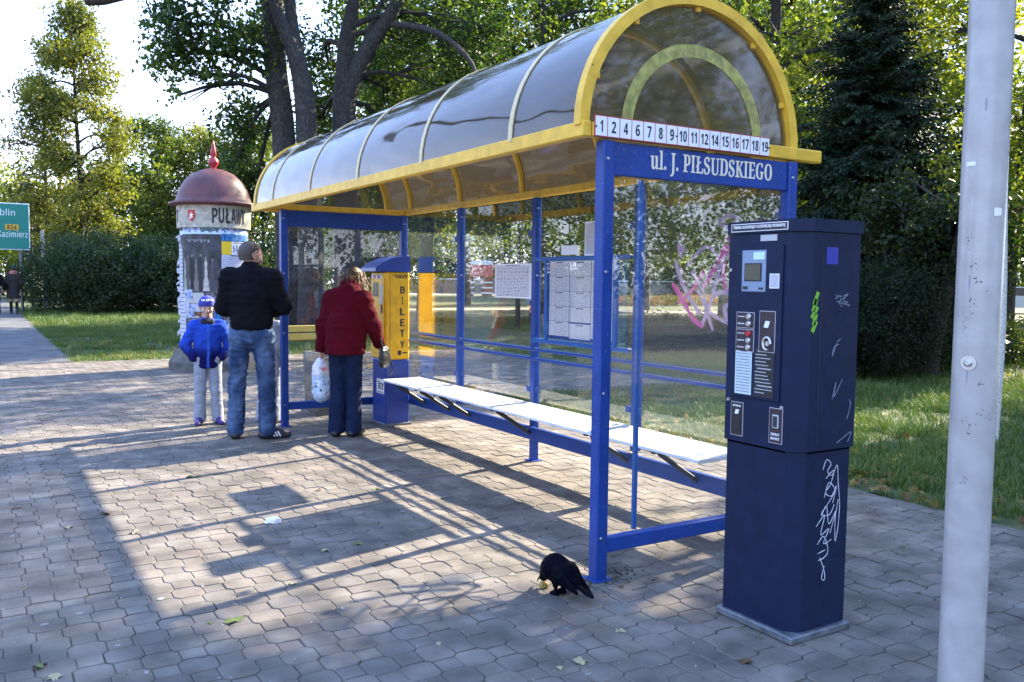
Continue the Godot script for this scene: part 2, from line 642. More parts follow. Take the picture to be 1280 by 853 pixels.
func baked(called: String, meshes: Array, where: Array, tints: Array, m: Material, parent: Node) -> MeshInstance3D:
	# leaves of one plant joined into one mesh, each spray with its own tint
	var src := []
	for q in meshes:
		var a: Array = (q as ArrayMesh).surface_get_arrays(0)
		src.append([a[Mesh.ARRAY_VERTEX], a[Mesh.ARRAY_NORMAL]])
	var v := PackedVector3Array()
	var n := PackedVector3Array()
	var c := PackedColorArray()
	for i in where.size():
		var q: Array = src[i % src.size()]
		var x: Transform3D = where[i]
		v.append_array(x * (q[0] as PackedVector3Array))
		n.append_array(Transform3D(x.basis.orthonormalized(), Vector3.ZERO) * (q[1] as PackedVector3Array))
		var t := PackedColorArray()
		t.resize(q[0].size())
		t.fill(tints[i])
		c.append_array(t)
	var arr := []
	arr.resize(Mesh.ARRAY_MAX)
	arr[Mesh.ARRAY_VERTEX] = v
	arr[Mesh.ARRAY_NORMAL] = n
	arr[Mesh.ARRAY_COLOR] = c
	var am := ArrayMesh.new()
	am.add_surface_from_arrays(Mesh.PRIMITIVE_TRIANGLES, arr)
	var o := place(called, am, m, parent)
	o.set_meta("kind", "stuff")
	leaf_total += v.size() / 3
	return o

func any_turn() -> Basis:
	return Basis.from_euler(Vector3(rng.randf_range(-PI, PI), rng.randf_range(-PI, PI), rng.randf_range(-PI, PI)))

func sprig(n: int, spread: float, length: float, wide: float) -> ArrayMesh:
	# leaves along a few thin twigs that leave one point
	var st := S()
	for i in n:
		var d := Vector3(rng.randfn(), rng.randfn() * 0.7, rng.randfn()).normalized()
		var c := d * spread * pow(rng.randf(), 0.6)
		var t := any_turn()
		var l := length * rng.randf_range(0.7, 1.25)
		var w := l * wide
		var p := [Vector3(-l * .5, 0, 0), Vector3(-l * .08, w * .18, w * .5), Vector3(l * .5, -l * .08, 0), Vector3(-l * .08, w * .18, -w * .5)]
		for k in [0, 1, 2, 0, 2, 3]:
			st.add_vertex(c + t * p[k])
	st.generate_normals()
	return st.commit()

func make_sprigs() -> void:
	for i in 4:
		leaf_meshes.append(sprig(12, 0.32, 0.125, 0.64))
	for i in 3:
		twig_meshes.append(sprig(20, 0.22, 0.055, 0.55))
	# one flat drooping branch of a spruce, a metre long along +z
	var st := S()
	for i in 15:
		var f := i / 14.0
		var from := Vector3(0, -0.16 * f * f, f)
		var l := 0.34 * (1.0 - f * 0.72) * rng.randf_range(0.75, 1.15)
		for sd in [-1.0, 1.0]:
			var d := Vector3(sd * 0.85, -0.22 + rng.randf_range(-.16, .1), 0.52).normalized()
			var q := from
			for k in 4:
				var to := q + d * l * 0.25 + Vector3(0, -0.012 * k, 0)
				for a in 2:
					var side := Vector3(rng.randf_range(-1, 1), rng.randf_range(-1, .3), rng.randf_range(-1, 1)).normalized() * 0.05
					st.add_vertex(q)
					st.add_vertex(to + d * 0.012)
					st.add_vertex((q + to) * .5 + side + d * 0.03)
				q = to
	for k in 8:
		var f := k / 8.0
		var a := Vector3(0, -0.16 * f * f, f)
		st.add_vertex(a + Vector3(.008, 0, 0))
		st.add_vertex(a + Vector3(-.008, 0, 0))
		st.add_vertex(Vector3(0, -0.16 * pow(f + .125, 2), f + .125))
	st.generate_normals()
	needle_mesh = st.commit()

func limb(st: SurfaceTool, from: Vector3, to: Vector3, r0: float, r1: float, sag := 0.12, sides := 7) -> Array:
	var l := (to - from).length()
	var mid := from.lerp(to, 0.45) + Vector3(rng.randfn() * .06 * l, sag * l, rng.randfn() * .06 * l)
	var pts := curve3([from, mid, to], 4)
	var rad := []
	for i in pts.size():
		rad.append(lerpf(r0, r1, pow(float(i) / (pts.size() - 1), 0.8)))
	tube(st, pts, rad, sides, false)
	return pts

# trunk: points in world axes with radii; blobs: [centre, radii, how many sprigs]; a limb grows to each blob and twigs fill it
func tree(called: String, label: String, base: Vector3, trunk: Array, radii: Array, blobs: Array, tints: Array, leaf: float, gaps: float, o := {}) -> Node3D:
	var t := thing(called, label, o.get("category", "tree"), base, 0.0, o.get("group", ""))
	var st := S()
	var pts := curve3(trunk, 4)
	var rad := []
	for i in pts.size():
		var f := float(i) / 4.0
		var k := mini(int(f), radii.size() - 2)
		rad.append(lerpf(radii[k], radii[k + 1], f - k))
	tube(st, pts, rad, o.get("sides", 11), true)
	for extra in o.get("limbs", []):
		tube(st, curve3(extra[0], 4), tapered(extra[1], (extra[0].size() - 1) * 4 + 1), 9, true)
	var where := []
	var tint := []
	var holes := FastNoiseLite.new()
	holes.seed = rng.randi() & 0xffff
	holes.frequency = o.get("clump", 0.55)
	holes.fractal_octaves = 2
	var hue := FastNoiseLite.new()
	hue.seed = rng.randi() & 0xffff
	hue.frequency = 0.35
	for b in blobs:
		var c: Vector3 = b[0]
		var r: Vector3 = b[1]
		var from: Vector3 = pts[-1]
		var lowest := 1e9
		for i in range(int(pts.size() * 0.4), pts.size()):
			var score: float = (pts[i] - c).length() + maxf(0.0, pts[i].y - c.y) * 2.0
			if score < lowest:
				lowest = score
				from = pts[i]
		var arm := limb(st, from, c, o.get("arm", 0.09), 0.03)
		for k in o.get("twigs", 5):
			var e := c + Vector3(rng.randfn(), rng.randfn(), rng.randfn()).normalized() * r * rng.randf_range(.5, .95)
			limb(st, arm[rng.randi_range(3, arm.size() - 1)], e, 0.035, 0.01, 0.05, 5)
		var n := 0
		var tries := 0
		while n < b[2] and tries < b[2] * 6:
			tries += 1
			var d := Vector3(rng.randfn(), rng.randfn(), rng.randfn()).normalized()
			var p := c + d * r * pow(rng.randf(), 0.45) * rng.randf_range(0.8, 1.12)
			if holes.get_noise_3dv(p) < gaps:
				continue
			n += 1
			where.append(Transform3D(any_turn().scaled(Vector3.ONE * leaf * rng.randf_range(.6, 1.3)), p - base))
			var h := clampf(hue.get_noise_3dv(p) * 1.3 + 0.5 + rng.randf_range(-.3, .3), 0, 0.999) * (tints.size() - 1)
			var cc: Color = (tints[int(h)] as Color).lerp(tints[int(h) + 1], h - int(h))
			tint.append(cc * rng.randf_range(0.8, 1.2))
	var tr := objw("trunk", st, M[o.get("bark", "bark")], t)
	tr.name = "trunk"
	var set_: Array = o.get("sprigs", leaf_meshes)
	if where.size():
		baked("crown", set_, where, tint, M.leaf, t)
	return t

func tapered(r: Array, n: int) -> Array:
	var out := []
	for i in n:
		var f := float(i) / (n - 1) * (r.size() - 1)
		var k := mini(int(f), r.size() - 2)
		out.append(lerpf(r[k], r[k + 1], f - k))
	return out

# a broadleaf tree given by its base, height, crown's lowest leaves, crown radius
func broadleaf(called: String, label: String, base: Vector3, h: float, low: float, wide: float, tints: Array, count: int, leaf := 1.0, gaps := -0.12, o := {}) -> Node3D:
	var lean := Vector3(rng.randfn() * .03, 0, rng.randfn() * .03) * h
	var trunk := [base - Vector3(0, .1, 0), base + Vector3(0, h * .16, 0) + lean * .1, base + Vector3(0, h * .42, 0) + lean * .5, base + Vector3(0, h * .68, 0) + lean, base + Vector3(0, h * .9, 0) + lean * 1.2]
	var r0: float = o.get("r", h * 0.017)
	var blobs := []
	var levels: int = o.get("levels", 6)
	for i in levels:
		var f := (i + .5) / levels
		var y := lerpf(low, h, f)
		var rr := wide * (0.55 + 0.75 * sin(PI * pow(f, 0.75) * 0.93 + 0.12)) * 0.62
		var m := 4 if i < levels - 1 else 2
		var a0 := rng.randf() * TAU
		for k in m:
			var a := a0 + TAU * k / m + rng.randfn() * .25
			var d := rr * rng.randf_range(0.55, 1.1) if i < levels - 1 else rr * .35
			var size := wide * rng.randf_range(.34, .52)
			blobs.append([base + lean * f + Vector3(cos(a) * d, y + rng.randfn() * h * .03, sin(a) * d), Vector3(size, size * rng.randf_range(.65, .95), size), count / (levels * 4)])
	o["arm"] = o.get("arm", r0 * .4)
	return tree(called, label, base, trunk, [r0 * 1.35, r0, r0 * .75, r0 * .45, r0 * .15], blobs, tints, leaf, gaps, o)

func spruce(label: String, base: Vector3, h: float, wide: float, count: int, called := "spruce_tree") -> Node3D:
	var t := thing(called, label, "tree", base)
	var st := S()
	tube(st, [base - Vector3(0, .1, 0), base + Vector3(0, h * .5, 0), base + Vector3(0, h * .98, 0)], [h * .017, h * .011, h * .003], 9)
	objw("trunk", st, M.bark_dark, t).name = "trunk"
	var where := []
	var tint := []
	for i in count:
		var f := pow(rng.randf(), 1.3)
		var y := h * lerpf(0.03, 0.985, f)
		var reach := wide * pow(1.0 - f, 0.85) * rng.randf_range(.5, 1.2) + 0.12
		var a := rng.randf() * TAU
		var b := Basis(Vector3.UP, a) * Basis(Vector3.RIGHT, rng.randf_range(-.25, .65) - f * .5) * Basis(Vector3.BACK, rng.randfn() * .25)
		where.append(Transform3D(b.scaled(Vector3.ONE * reach) if reach < 1.2 else Basis(b.x * 1.2, b.y * reach, b.z * reach), Vector3(0, y, 0)))
		tint.append(Color(.009, .021, .011).lerp(Color(.024, .04, .016), rng.randf()))
	baked("crown", [needle_mesh], where, tint, M.needle, t)
	return t

func shrub(called: String, label: String, base: Vector3, r: Vector3, count: int, tints: Array, leaf: float, group := "", category := "shrub") -> Node3D:
	var t := thing(called, label, category, base, 0.0, group)
	var st := S()
	for k in 7:
		var a := rng.randf() * TAU
		limb(st, base + Vector3(rng.randfn() * .01, -.03, rng.randfn() * .01), base + Vector3(cos(a) * r.x * .6, r.y * rng.randf_range(.9, 1.6), sin(a) * r.z * .6), .035, .01, .1, 5)
	objw("stem", st, M.bark_dark, t)
	var where := []
	var tint := []
	var holes := FastNoiseLite.new()
	holes.seed = rng.randi() & 0xffff
	holes.frequency = 0.9
	for i in count:
		var d := Vector3(rng.randfn(), rng.randfn(), rng.randfn()).normalized()
		var p := Vector3(0, r.y * .98, 0) + d * r * pow(rng.randf(), .4) * (1.0 + .28 * holes.get_noise_3dv(d * 2.0 + base))
		if p.y < 0.05:
			p.y = rng.randf() * .4 * r.y
		where.append(Transform3D(any_turn().scaled(Vector3.ONE * leaf * (1.0 if leaf > .5 else 2.3) * rng.randf_range(.75, 1.2)), p))
		tint.append((tints[0] as Color).lerp(tints[1], rng.randf()) * rng.randf_range(.8, 1.2))
	baked("foliage", leaf_meshes if leaf > .5 else twig_meshes, where, tint, M.leaf, t)
	return t

func grass_tuft() -> ArrayMesh:
	var st := S()
	for i in 11:
		var a := rng.randf() * TAU
		var d := Vector3(cos(a), 0, sin(a))
		var o := Vector3(rng.randfn(), 0, rng.randfn()) * .035
		var h := rng.randf_range(.05, .11)
		var lean := d * rng.randf_range(.015, .07)
		var w := d.cross(Vector3.UP) * 0.0032
		var m := o + lean * .4 + Vector3(0, h * .62, 0)
		var tip := o + lean + Vector3(0, h, 0)
		for v in [o - w, m - w * .8, m + w * .8, o - w, m + w * .8, o + w, m - w * .8, tip, m + w * .8]:
			st.add_vertex(v)
	st.generate_normals()
	return st.commit()

func one_leaf(kind: int) -> ArrayMesh:
	# a fallen lobed leaf, curled, about one unit long
	var st := S()
	var out := []
	var lobes := 5 if kind == 0 else 1
	for i in 20:
		var a := TAU * i / 20.0
		var r := 0.5 * (0.62 + 0.38 * absf(cos(a * lobes * 0.5))) if kind == 0 else 0.5 * (0.35 + 0.65 * absf(cos(a)))
		out.append(Vector3(cos(a) * r, 0.09 * sin(a * 3.0 + kind) + 0.10, sin(a) * r))
	st.set_smooth_group(1)
	for i in 20:
		face(st, [Vector3(0, .02, 0), out[i], out[(i + 1) % 20]], Vector3(0, -3, 0))
	tube(st, [Vector3(.4, .08, 0), Vector3(.62, .05, .02), Vector3(.85, .03, .08)], .018, 4)
	st.generate_normals()
	return st.commit()

# ---------------------------------------------------------------- the setting
func sheet(called: String, poly: Array, y: float, m: Material) -> MeshInstance3D:
	var p2 := PackedVector2Array()
	for v in poly:
		p2.append(Vector2(v.x, v.z))
	var idx := Geometry2D.triangulate_polygon(p2)
	var st := S()
	for i in range(0, idx.size(), 3):
		var q := []
		for k in 3:
			q.append(Vector3(p2[idx[i + k]].x, y, p2[idx[i + k]].y))
		face(st, q, q[0] - Vector3(0, 5, 0))
	var o := obj(called, st, m)
	o.set_meta("kind", "structure")
	return o

func V(x: float, z: float) -> Vector3:
	return Vector3(x, 0, z)

func paver_shape(eight: bool, sides: bool, w: float, s: float) -> Array:
	# [points, normals] of one stone about its centre, its top at y = 0 with a small chamfer
	var out := []
	var n := 8 if eight else 4
	var pts := [Vector2(w, s), Vector2(s, w), Vector2(-s, w), Vector2(-w, s), Vector2(-w, -s), Vector2(-s, -w), Vector2(s, -w), Vector2(w, -s)] if eight else [Vector2(s, s), Vector2(-s, s), Vector2(-s, -s), Vector2(s, -s)]
	var gap := 0.0016
	var ch := 0.0042
	var rim := []
	var top := []
	for i in n:
		var p: Vector2 = pts[i]
		var l := p.length()
		rim.append(p * (1.0 - gap / l * 1.15))
		top.append(p * (1.0 - (gap + ch) / l * 1.15))
	var v := PackedVector3Array()
	var nr := PackedVector3Array()
	for i in range(1, n - 1):
		for k in [0, i, i + 1]:
			v.append(Vector3(top[k].x, 0, top[k].y))
			nr.append(Vector3.UP)
	for i in n:
		var j := (i + 1) % n
		var d: Vector2 = ((pts[i] + pts[j]) * .5).normalized()
		var a := Vector3(top[i].x, 0, top[i].y)
		var b := Vector3(top[j].x, 0, top[j].y)
		var c := Vector3(rim[j].x, -.0022, rim[j].y)
		var e := Vector3(rim[i].x, -.0022, rim[i].y)
		for q in [[a, e, c], [a, c, b]]:
			for x in q:
				v.append(x)
				nr.append(Vector3(d.x, 1.1, d.y).normalized())
		if sides:
			var c2 := c - Vector3(0, .02, 0)
			var e2 := e - Vector3(0, .02, 0)
			for q in [[e, e2, c2], [e, c2, c]]:
				for x in q:
					v.append(x)
					nr.append(Vector3(d.x, 0, d.y))
	# clockwise from outside
	for i in range(0, v.size(), 3):
		if (v[i + 2] - v[i]).cross(v[i + 1] - v[i]).dot(nr[i]) < 0:
			var x := v[i + 1]
			v[i + 1] = v[i + 2]
			v[i + 2] = x
	return [v, nr]

func build_pavement() -> void:
	var root := Node3D.new()
	root.name = "pavement"
	add_child(root)
	root.set_meta("kind", "structure")
	var st := S()
	for q in [[-7.0, 5.5, -17.0, 4.0], [5.5, 9.0, -17.0, -9.6]]:
		face(st, [Vector3(q[0], -.008, q[2]), Vector3(q[1], -.008, q[2]), Vector3(q[1], -.008, q[3]), Vector3(q[0], -.008, q[3])], Vector3(0, -5, 0))
	obj("joint_sand", st, M.joint, root)
	var a := 0.12
	var W := 0.0715
	var H := a - W
	var tones := []
	for q in [[.212, .20, .188], [.195, .186, .178], [.225, .212, .20], [.205, .194, .182], [.228, .206, .194], [.188, .18, .175], [.215, .205, .188], [.20, .193, .187]]:
		tones.append(Color(q[0] * 1.88, q[1] * 1.74, q[2] * 1.56))
	var shapes := [paver_shape(true, false, W, H), paver_shape(false, false, W, H), paver_shape(true, true, W, H), paver_shape(false, true, W, H)]
	var wear := FastNoiseLite.new()
	wear.seed = 5
	wear.frequency = 0.8
	var sites := []
	for i in range(-30, 70):
		for j in range(-112, 30):
			var x := 0.702 + a * i
			var z := -3.68 + a * j
			if z > -0.8 or z < -16.95 or (x > 5.46 and z > -9.66) or x > 8.95:
				continue
			var px := to_pixel(Vector3(x, 0, z))
			if px.z < 1.2 or px.x < -260 or px.x > 1540 or px.y > 1150:
				continue
			var eight := (i + j) % 2 == 0
			var in_view := px.x > 4 and px.x < 1276 and px.y < 850 and not (px.x > 900 and px.x < 1050 and px.y < 812)
			sites.append([px.z if in_view else 1e6 + px.z, x, z, eight])
	sites.sort_custom(func(p, q): return p[0] * (1.0 if p[3] else 1.35) < q[0] * (1.0 if q[3] else 1.35))
	var meshes := {}
	var verts := PackedVector3Array()
	var nrms := PackedVector3Array()
	var cols := PackedColorArray()
	for n in sites.size():
		var s: Array = sites[n]
		var near := n < 300
		var tone := rng.randi() % tones.size()
		var far: bool = fmod(s[0], 1e6) > 9.0
		var b := Basis.from_euler(Vector3(rng.randfn() * .010, rng.randfn() * .010, rng.randfn() * .010))
		var at := Vector3(s[1] + rng.randfn() * .0007, rng.randfn() * .0014 - (.004 * rng.randf() if rng.randf() < .07 else 0.0), s[2] + rng.randfn() * .0007)
		var sh: Array = shapes[(0 if s[3] else 1) + (0 if far else 2)]
		if near:
			var key := "%d_%s" % [tone, s[3]]
			if not meshes.has(key):
				var arr := []
				arr.resize(Mesh.ARRAY_MAX)
				arr[Mesh.ARRAY_VERTEX] = sh[0]
				arr[Mesh.ARRAY_NORMAL] = sh[1]
				var c := PackedColorArray()
				c.resize(sh[0].size())
				c.fill(tones[tone])
				arr[Mesh.ARRAY_COLOR] = c
				var am := ArrayMesh.new()
				am.add_surface_from_arrays(Mesh.PRIMITIVE_TRIANGLES, arr)
				meshes[key] = am
			place("paver", meshes[key], M.paver, root).transform = Transform3D(b, at)
			continue
		var c: Color = tones[tone] * (1.0 + 0.18 * wear.get_noise_2d(s[1], s[2]))
		for k in sh[0].size():
			verts.append(at + b * sh[0][k])
			nrms.append(sh[1][k])
			cols.append(c)
	var arr := []
	arr.resize(Mesh.ARRAY_MAX)
	arr[Mesh.ARRAY_VERTEX] = verts
	arr[Mesh.ARRAY_NORMAL] = nrms
	arr[Mesh.ARRAY_COLOR] = cols
	var am := ArrayMesh.new()
	am.add_surface_from_arrays(Mesh.PRIMITIVE_TRIANGLES, arr)
	place("paver_field", am, M.paver, root).set_meta("kind", "stuff")

func build_ground() -> void:
	sheet("ground", [V(-260, 60), V(300, 60), V(300, -320), V(-260, -320)], -0.05, M.soil)
	build_pavement()
	sheet("footpath", [V(-3.2, -17.0), V(1.4, -17.0), V(1.45, -45), V(1.4, -140), V(-3.2, -140)], 0.0, M.asphalt)
	sheet("road", [V(-14, 30), V(-7.0, 30), V(-7.0, -16.9), V(-3.4, -17.2), V(-3.4, -140), V(-14, -140)], -0.04, M.asphalt)
	# lawns with an uneven edge
	var left := []
	for i in 26:
		left.append(V(1.4 + i * .3 + rng.randfn() * .02, -17.0 + rng.randfn() * .04))
	for v in [V(9.0, -17.0), V(9.0, -80), V(1.45, -80)]:
		left.append(v)
	sheet("lawn", left, -0.008, M.lawn)
	var right := []
	for i in 60:
		right.append(V(5.5 + rng.randfn() * .03, 2.5 - i * .2))
	for v in [V(5.5, -9.6), V(9.0, -9.6), V(9.0, -200), V(130, -200), V(130, 2.5)]:
		right.append(v)
	sheet("park_lawn", right, -0.01, M.lawn)
	# sandy walks across the park
	sheet("park_walk", [ground_at(430, 388), ground_at(640, 388), ground_at(1000, 395), ground_at(1000, 391.5), ground_at(640, 385.5), ground_at(430, 385)], 0.004, M.sand)
	sheet("park_walk", [ground_at(430, 369), ground_at(640, 369), ground_at(1000, 374.5), ground_at(1000, 372.5), ground_at(640, 367), ground_at(430, 366.5)], 0.004, M.sand)
	# grass blades
	var where := []
	var tint := []
	var spots := FastNoiseLite.new()
	spots.seed = 11
	spots.frequency = 0.5
	for zone in [[5.52, 8.5, -12.0, 0.5, 260, 1.0], [8.5, 14, -16, 1.0, 130, 1.25], [14, 26, -30, -6, 34, 1.7], [1.42, 3.2, -30, -17.0, 130, 1.0], [3.2, 9, -30, -17.0, 70, 1.3], [1.5, 9, -44, -30, 40, 1.8]]:
		var n := int((zone[1] - zone[0]) * (zone[3] - zone[2]) * zone[4])
		for i in n:
			var p := Vector3(rng.randf_range(zone[0], zone[1]), -.012, rng.randf_range(zone[2], zone[3]))
			var px := to_pixel(p)
			if px.z < 1 or px.x < -200 or px.x > 1480:
				continue
			if p.x > 5.5 and p.x < 9.0 and p.z < -9.6 and p.z > -17.0:
				continue
			var bare := spots.get_noise_2d(p.x, p.z)
			if bare < -.22 and rng.randf() < .8:
				continue
			where.append(Transform3D(Basis(Vector3.UP, rng.randf() * TAU).scaled(Vector3(1, rng.randf_range(.6, 1.15), 1) * zone[5] * rng.randf_range(.8, 1.2)), p))
			tint.append(Color(.05, .10, .015).lerp(Color(.14, .175, .033), clampf(bare * .8 + .35 + rng.randfn() * .2, 0, 1)))
	var g := multi("grass", grass_tuft(), where, tint, M.blade)
	tag(g, "short green grass growing on the park lawns", "grass", "", "stuff")
	# leaves fallen on the lawns
	where = []
	tint = []
	for i in 3600:
		var p := Vector3(rng.randf_range(5.6, 17), .015, rng.randf_range(-18, 0)) if i < 2600 else Vector3(rng.randf_range(1.5, 9), .02, rng.randf_range(-30, -17))
		if p.x < 9.0 and p.z < -9.6 and p.z > -17:
			continue
		if p.x > 5.5 and p.z > -16 and rng.randf() < .5:
			p.x = 5.5 + absf(rng.randfn()) * .55
		where.append(Transform3D(Basis.from_euler(Vector3(rng.randfn() * .4, rng.randf() * TAU, rng.randfn() * .4)).scaled(Vector3.ONE * rng.randf_range(.035, .085)), p))
		tint.append(Color(.16, .075, .025).lerp(Color(.32, .24, .06), rng.randf()))
	tag(multi("fallen_leaves", one_leaf(0), where, tint, M.leaf), "dry brown and yellow leaves scattered over the lawns", "leaves", "", "stuff")
	# moss and small weeds in the joints near the lawn and the shelter's feet
	where = []
	tint = []
	for i in 420:
		var p := Vector3(5.46 - absf(rng.randfn()) * .5, -.008, rng.randf_range(-9.0, -1.5)) if i < 280 else Vector3(rng.randf_range(2.4, 4.4), -.008, rng.randf_range(-4.2, -2.2))
		p.x = .702 + .12 * (roundf((p.x - .702) / .12) + .5) + rng.randfn() * .012
		where.append(Transform3D(Basis(Vector3.UP, rng.randf() * TAU).scaled(Vector3.ONE * rng.randf_range(.12, .34)), p))
		tint.append(Color(.05, .085, .02).lerp(Color(.12, .12, .04), rng.randf()))
	tag(multi("joint_weeds", grass_tuft(), where, tint, M.blade), "tiny weeds and moss growing in the paving joints", "weeds", "", "stuff")
	# trodden gum and small stains
	where = []
	tint = []
	var gum := S()
	lathe(gum, Vector3.ZERO, [Vector2(1, 0), Vector2(.8, .08), Vector2(0, .1)], 9)
	gum.generate_normals()
	for i in 170:
		where.append(Transform3D(Basis(Vector3.UP, rng.randf() * TAU).scaled(Vector3(rng.randf_range(.006, .02), .008, rng.randf_range(.006, .018))), Vector3(rng.randf_range(-.4, 4.2), .0012, rng.randf_range(-9.0, -1.8))))
		tint.append(Color(.10, .097, .092).lerp(Color(.24, .23, .215), rng.randf()))
	tag(multi("trodden_gum", gum.commit(), where, tint, M.grit), "trodden chewing gum spots on the paving", "gum", "", "stuff")
	# crumbs and grit on the paving
	where = []
	tint = []
	var st := S()
	bx(st, Vector3.ZERO, Vector3(1, .5, .8), .2)
	st.generate_normals()
	for i in 2600:
		var p := Vector3(rng.randf_range(-.5, 5.4), .0015, rng.randf_range(-9.0, -1.8))
		where.append(Transform3D(any_turn().scaled(Vector3.ONE * (.002 + .005 * pow(rng.randf(), 3))), p))
		tint.append(Color(.45, .43, .4) if rng.randf() < .6 else Color(.09, .07, .05))
	tag(multi("grit", st.commit(), where, tint, M.grit), "pale crumbs and grit scattered over the paving", "grit", "", "stuff")

func build_trees() -> void:
	var dark := [Color(.038, .07, .022), Color(.07, .115, .03), Color(.13, .18, .042)]
	var mid := [Color(.05, .08, .02), Color(.10, .14, .028), Color(.20, .22, .04)]
	var gold := [Color(.12, .16, .03), Color(.28, .31, .05), Color(.42, .37, .06)]
	var D := 21.5
	var bl := func(px: float, py: float, d: float, r: float, n: int) -> Array:
		return [at_depth(px, py, d), Vector3(r, r * .85, r), n]
	# the tall tree with a straight grey trunk
	var b := ground_at(366, 423)
	tree("park_tree", "tall tree with straight grey trunk, its foliage hanging beside the advertising column", b,
		[b, at_depth(360, 300, D), at_depth(354, 163, D), at_depth(344, 81, D), at_depth(340, 0, D), at_depth(334, -160, D), at_depth(330, -330, D)], [.42, .31, .28, .27, .25, .19, .08],
		[bl.call(240, 30, 20, 1.15, 170), bl.call(212, 70, 20.5, .75, 70), bl.call(275, -40, 20, 1.5, 220), bl.call(300, 60, 21, .9, 90), bl.call(300, 150, 22, .9, 110), bl.call(290, 215, 22.5, .8, 90), bl.call(320, 235, 23, .9, 110), bl.call(250, 95, 20.5, .5, 36), bl.call(226, 118, 20.5, .32, 12),
		bl.call(330, -170, 21, 2.6, 320), bl.call(430, -260, 22, 2.8, 320), bl.call(240, -200, 21, 2.2, 240), bl.call(330, 20, 23, 1.2, 120), bl.call(400, -110, 23, 2.0, 220)], dark, 1.0, -.2, {"arm": .08, "bark": "bark_grey", "twigs": 4})
	b = ground_at(389, 426)
	D = 20.8
	tree("park_tree", "forked grey tree growing close beside the straight trunk", b,
		[b, at_depth(388, 300, D), at_depth(383, 163, D), at_depth(379, 110, D), at_depth(366, 60, D), at_depth(344, 10, D), at_depth(325, -60, D)], [.36, .27, .25, .24, .19, .12, .05],
		[bl.call(330, -130, 20, 1.5, 160), bl.call(390, -90, 21, 1.6, 160)], dark, 1.0, -.15, {"bark": "bark_grey", "limbs": [[[at_depth(375, 85, D), at_depth(366, 40, D + .2), at_depth(362, -10, D + .3), at_depth(360, -120, D + .3)], [.20, .16, .13, .05]]]})
	b = ground_at(436, 421)
	D = 22.0
	tree("park_tree", "big grey tree that forks into two limbs above the shelter roof", b,
		[b, at_depth(434, 300, D), at_depth(430, 160, D), at_depth(431, 108, D), at_depth(434, 45, D), at_depth(443, -10, D), at_depth(450, -160, D)], [.42, .33, .30, .27, .2, .15, .05],
		[bl.call(520, 60, 23, 1.5, 210), bl.call(560, 110, 23, 1.2, 150), bl.call(500, 120, 24, 1.3, 160), bl.call(470, 10, 23.5, 1.5, 180), bl.call(590, 40, 22.5, 1.4, 170), bl.call(540, -40, 22, 2.0, 230), bl.call(640, -60, 22, 1.8, 180), bl.call(480, -180, 22, 2.5, 260), bl.call(600, -220, 22, 2.5, 240), bl.call(410, 80, 24.5, 1.2, 130), bl.call(400, 150, 25, 1.2, 130), bl.call(480, 180, 25, 1.2, 120)], dark, 1.0, -.16,
		{"bark": "bark_grey", "limbs": [[[at_depth(431, 125, D), at_depth(447, 85, D - .1), at_depth(470, 45, D - .2), at_depth(497, 0, D - .4), at_depth(540, -120, D - .5)], [.26, .22, .19, .16, .06]], [[at_depth(452, 75, D - .15), at_depth(462, 40, D), at_depth(481, -6, D)], [.13, .09, .05]], [[at_depth(488, 30, D - .3), at_depth(546, 41, D - 1), at_depth(590, 80, D - 1.6), at_depth(600, 130, D - 1.8)], [.09, .075, .05, .02]]]})
	# spruce and the trees by it
	spruce("tall dark spruce with drooping branches behind the parking machine", ground_at(1078, 446), 9.1, 2.3, 1350)
	b = ground_at(1160, 471)
	tree("park_tree", "dark leaning tree growing under the spruce branches", b, [b, at_depth(1166, 440, 14.4), at_depth(1180, 380, 14.2), at_depth(1192, 330, 14), at_depth(1200, 280, 14)], [.17, .135, .12, .08, .03],
		[bl.call(1150, 330, 14.6, .9, 260), bl.call(1110, 400, 15, .8, 200), bl.call(1195, 260, 14.4, 1.0, 260), bl.call(1120, 270, 15.3, .9, 220), bl.call(1195, 350, 14.6, .8, 200), bl.call(1235, 300, 15, .8, 160)], [Color(.012, .024, .01), Color(.02, .036, .012), Color(.05, .065, .02)], .8, -.3, {"bark": "bark_dark"})
	b = ground_at(1240, 553)
	tree("birch_tree", "slender white birch growing behind the lamp post", b, [b, b + Vector3(.02, 1.2, .02), b + Vector3(.05, 3, -.05), b + Vector3(0, 6, 0), b + Vector3(.1, 8.5, .1)], [.058, .046, .042, .035, .02],
		[[b + Vector3(.3, 6.2, -.2), Vector3(1.2, 1.0, 1.2), 150], [b + Vector3(-.3, 7.6, .3), Vector3(1.1, 1.1, 1.1), 130], [b + Vector3(0, 9, 0), Vector3(.8, .9, .8), 80]], mid, .7, -.1, {"bark": "birch"})
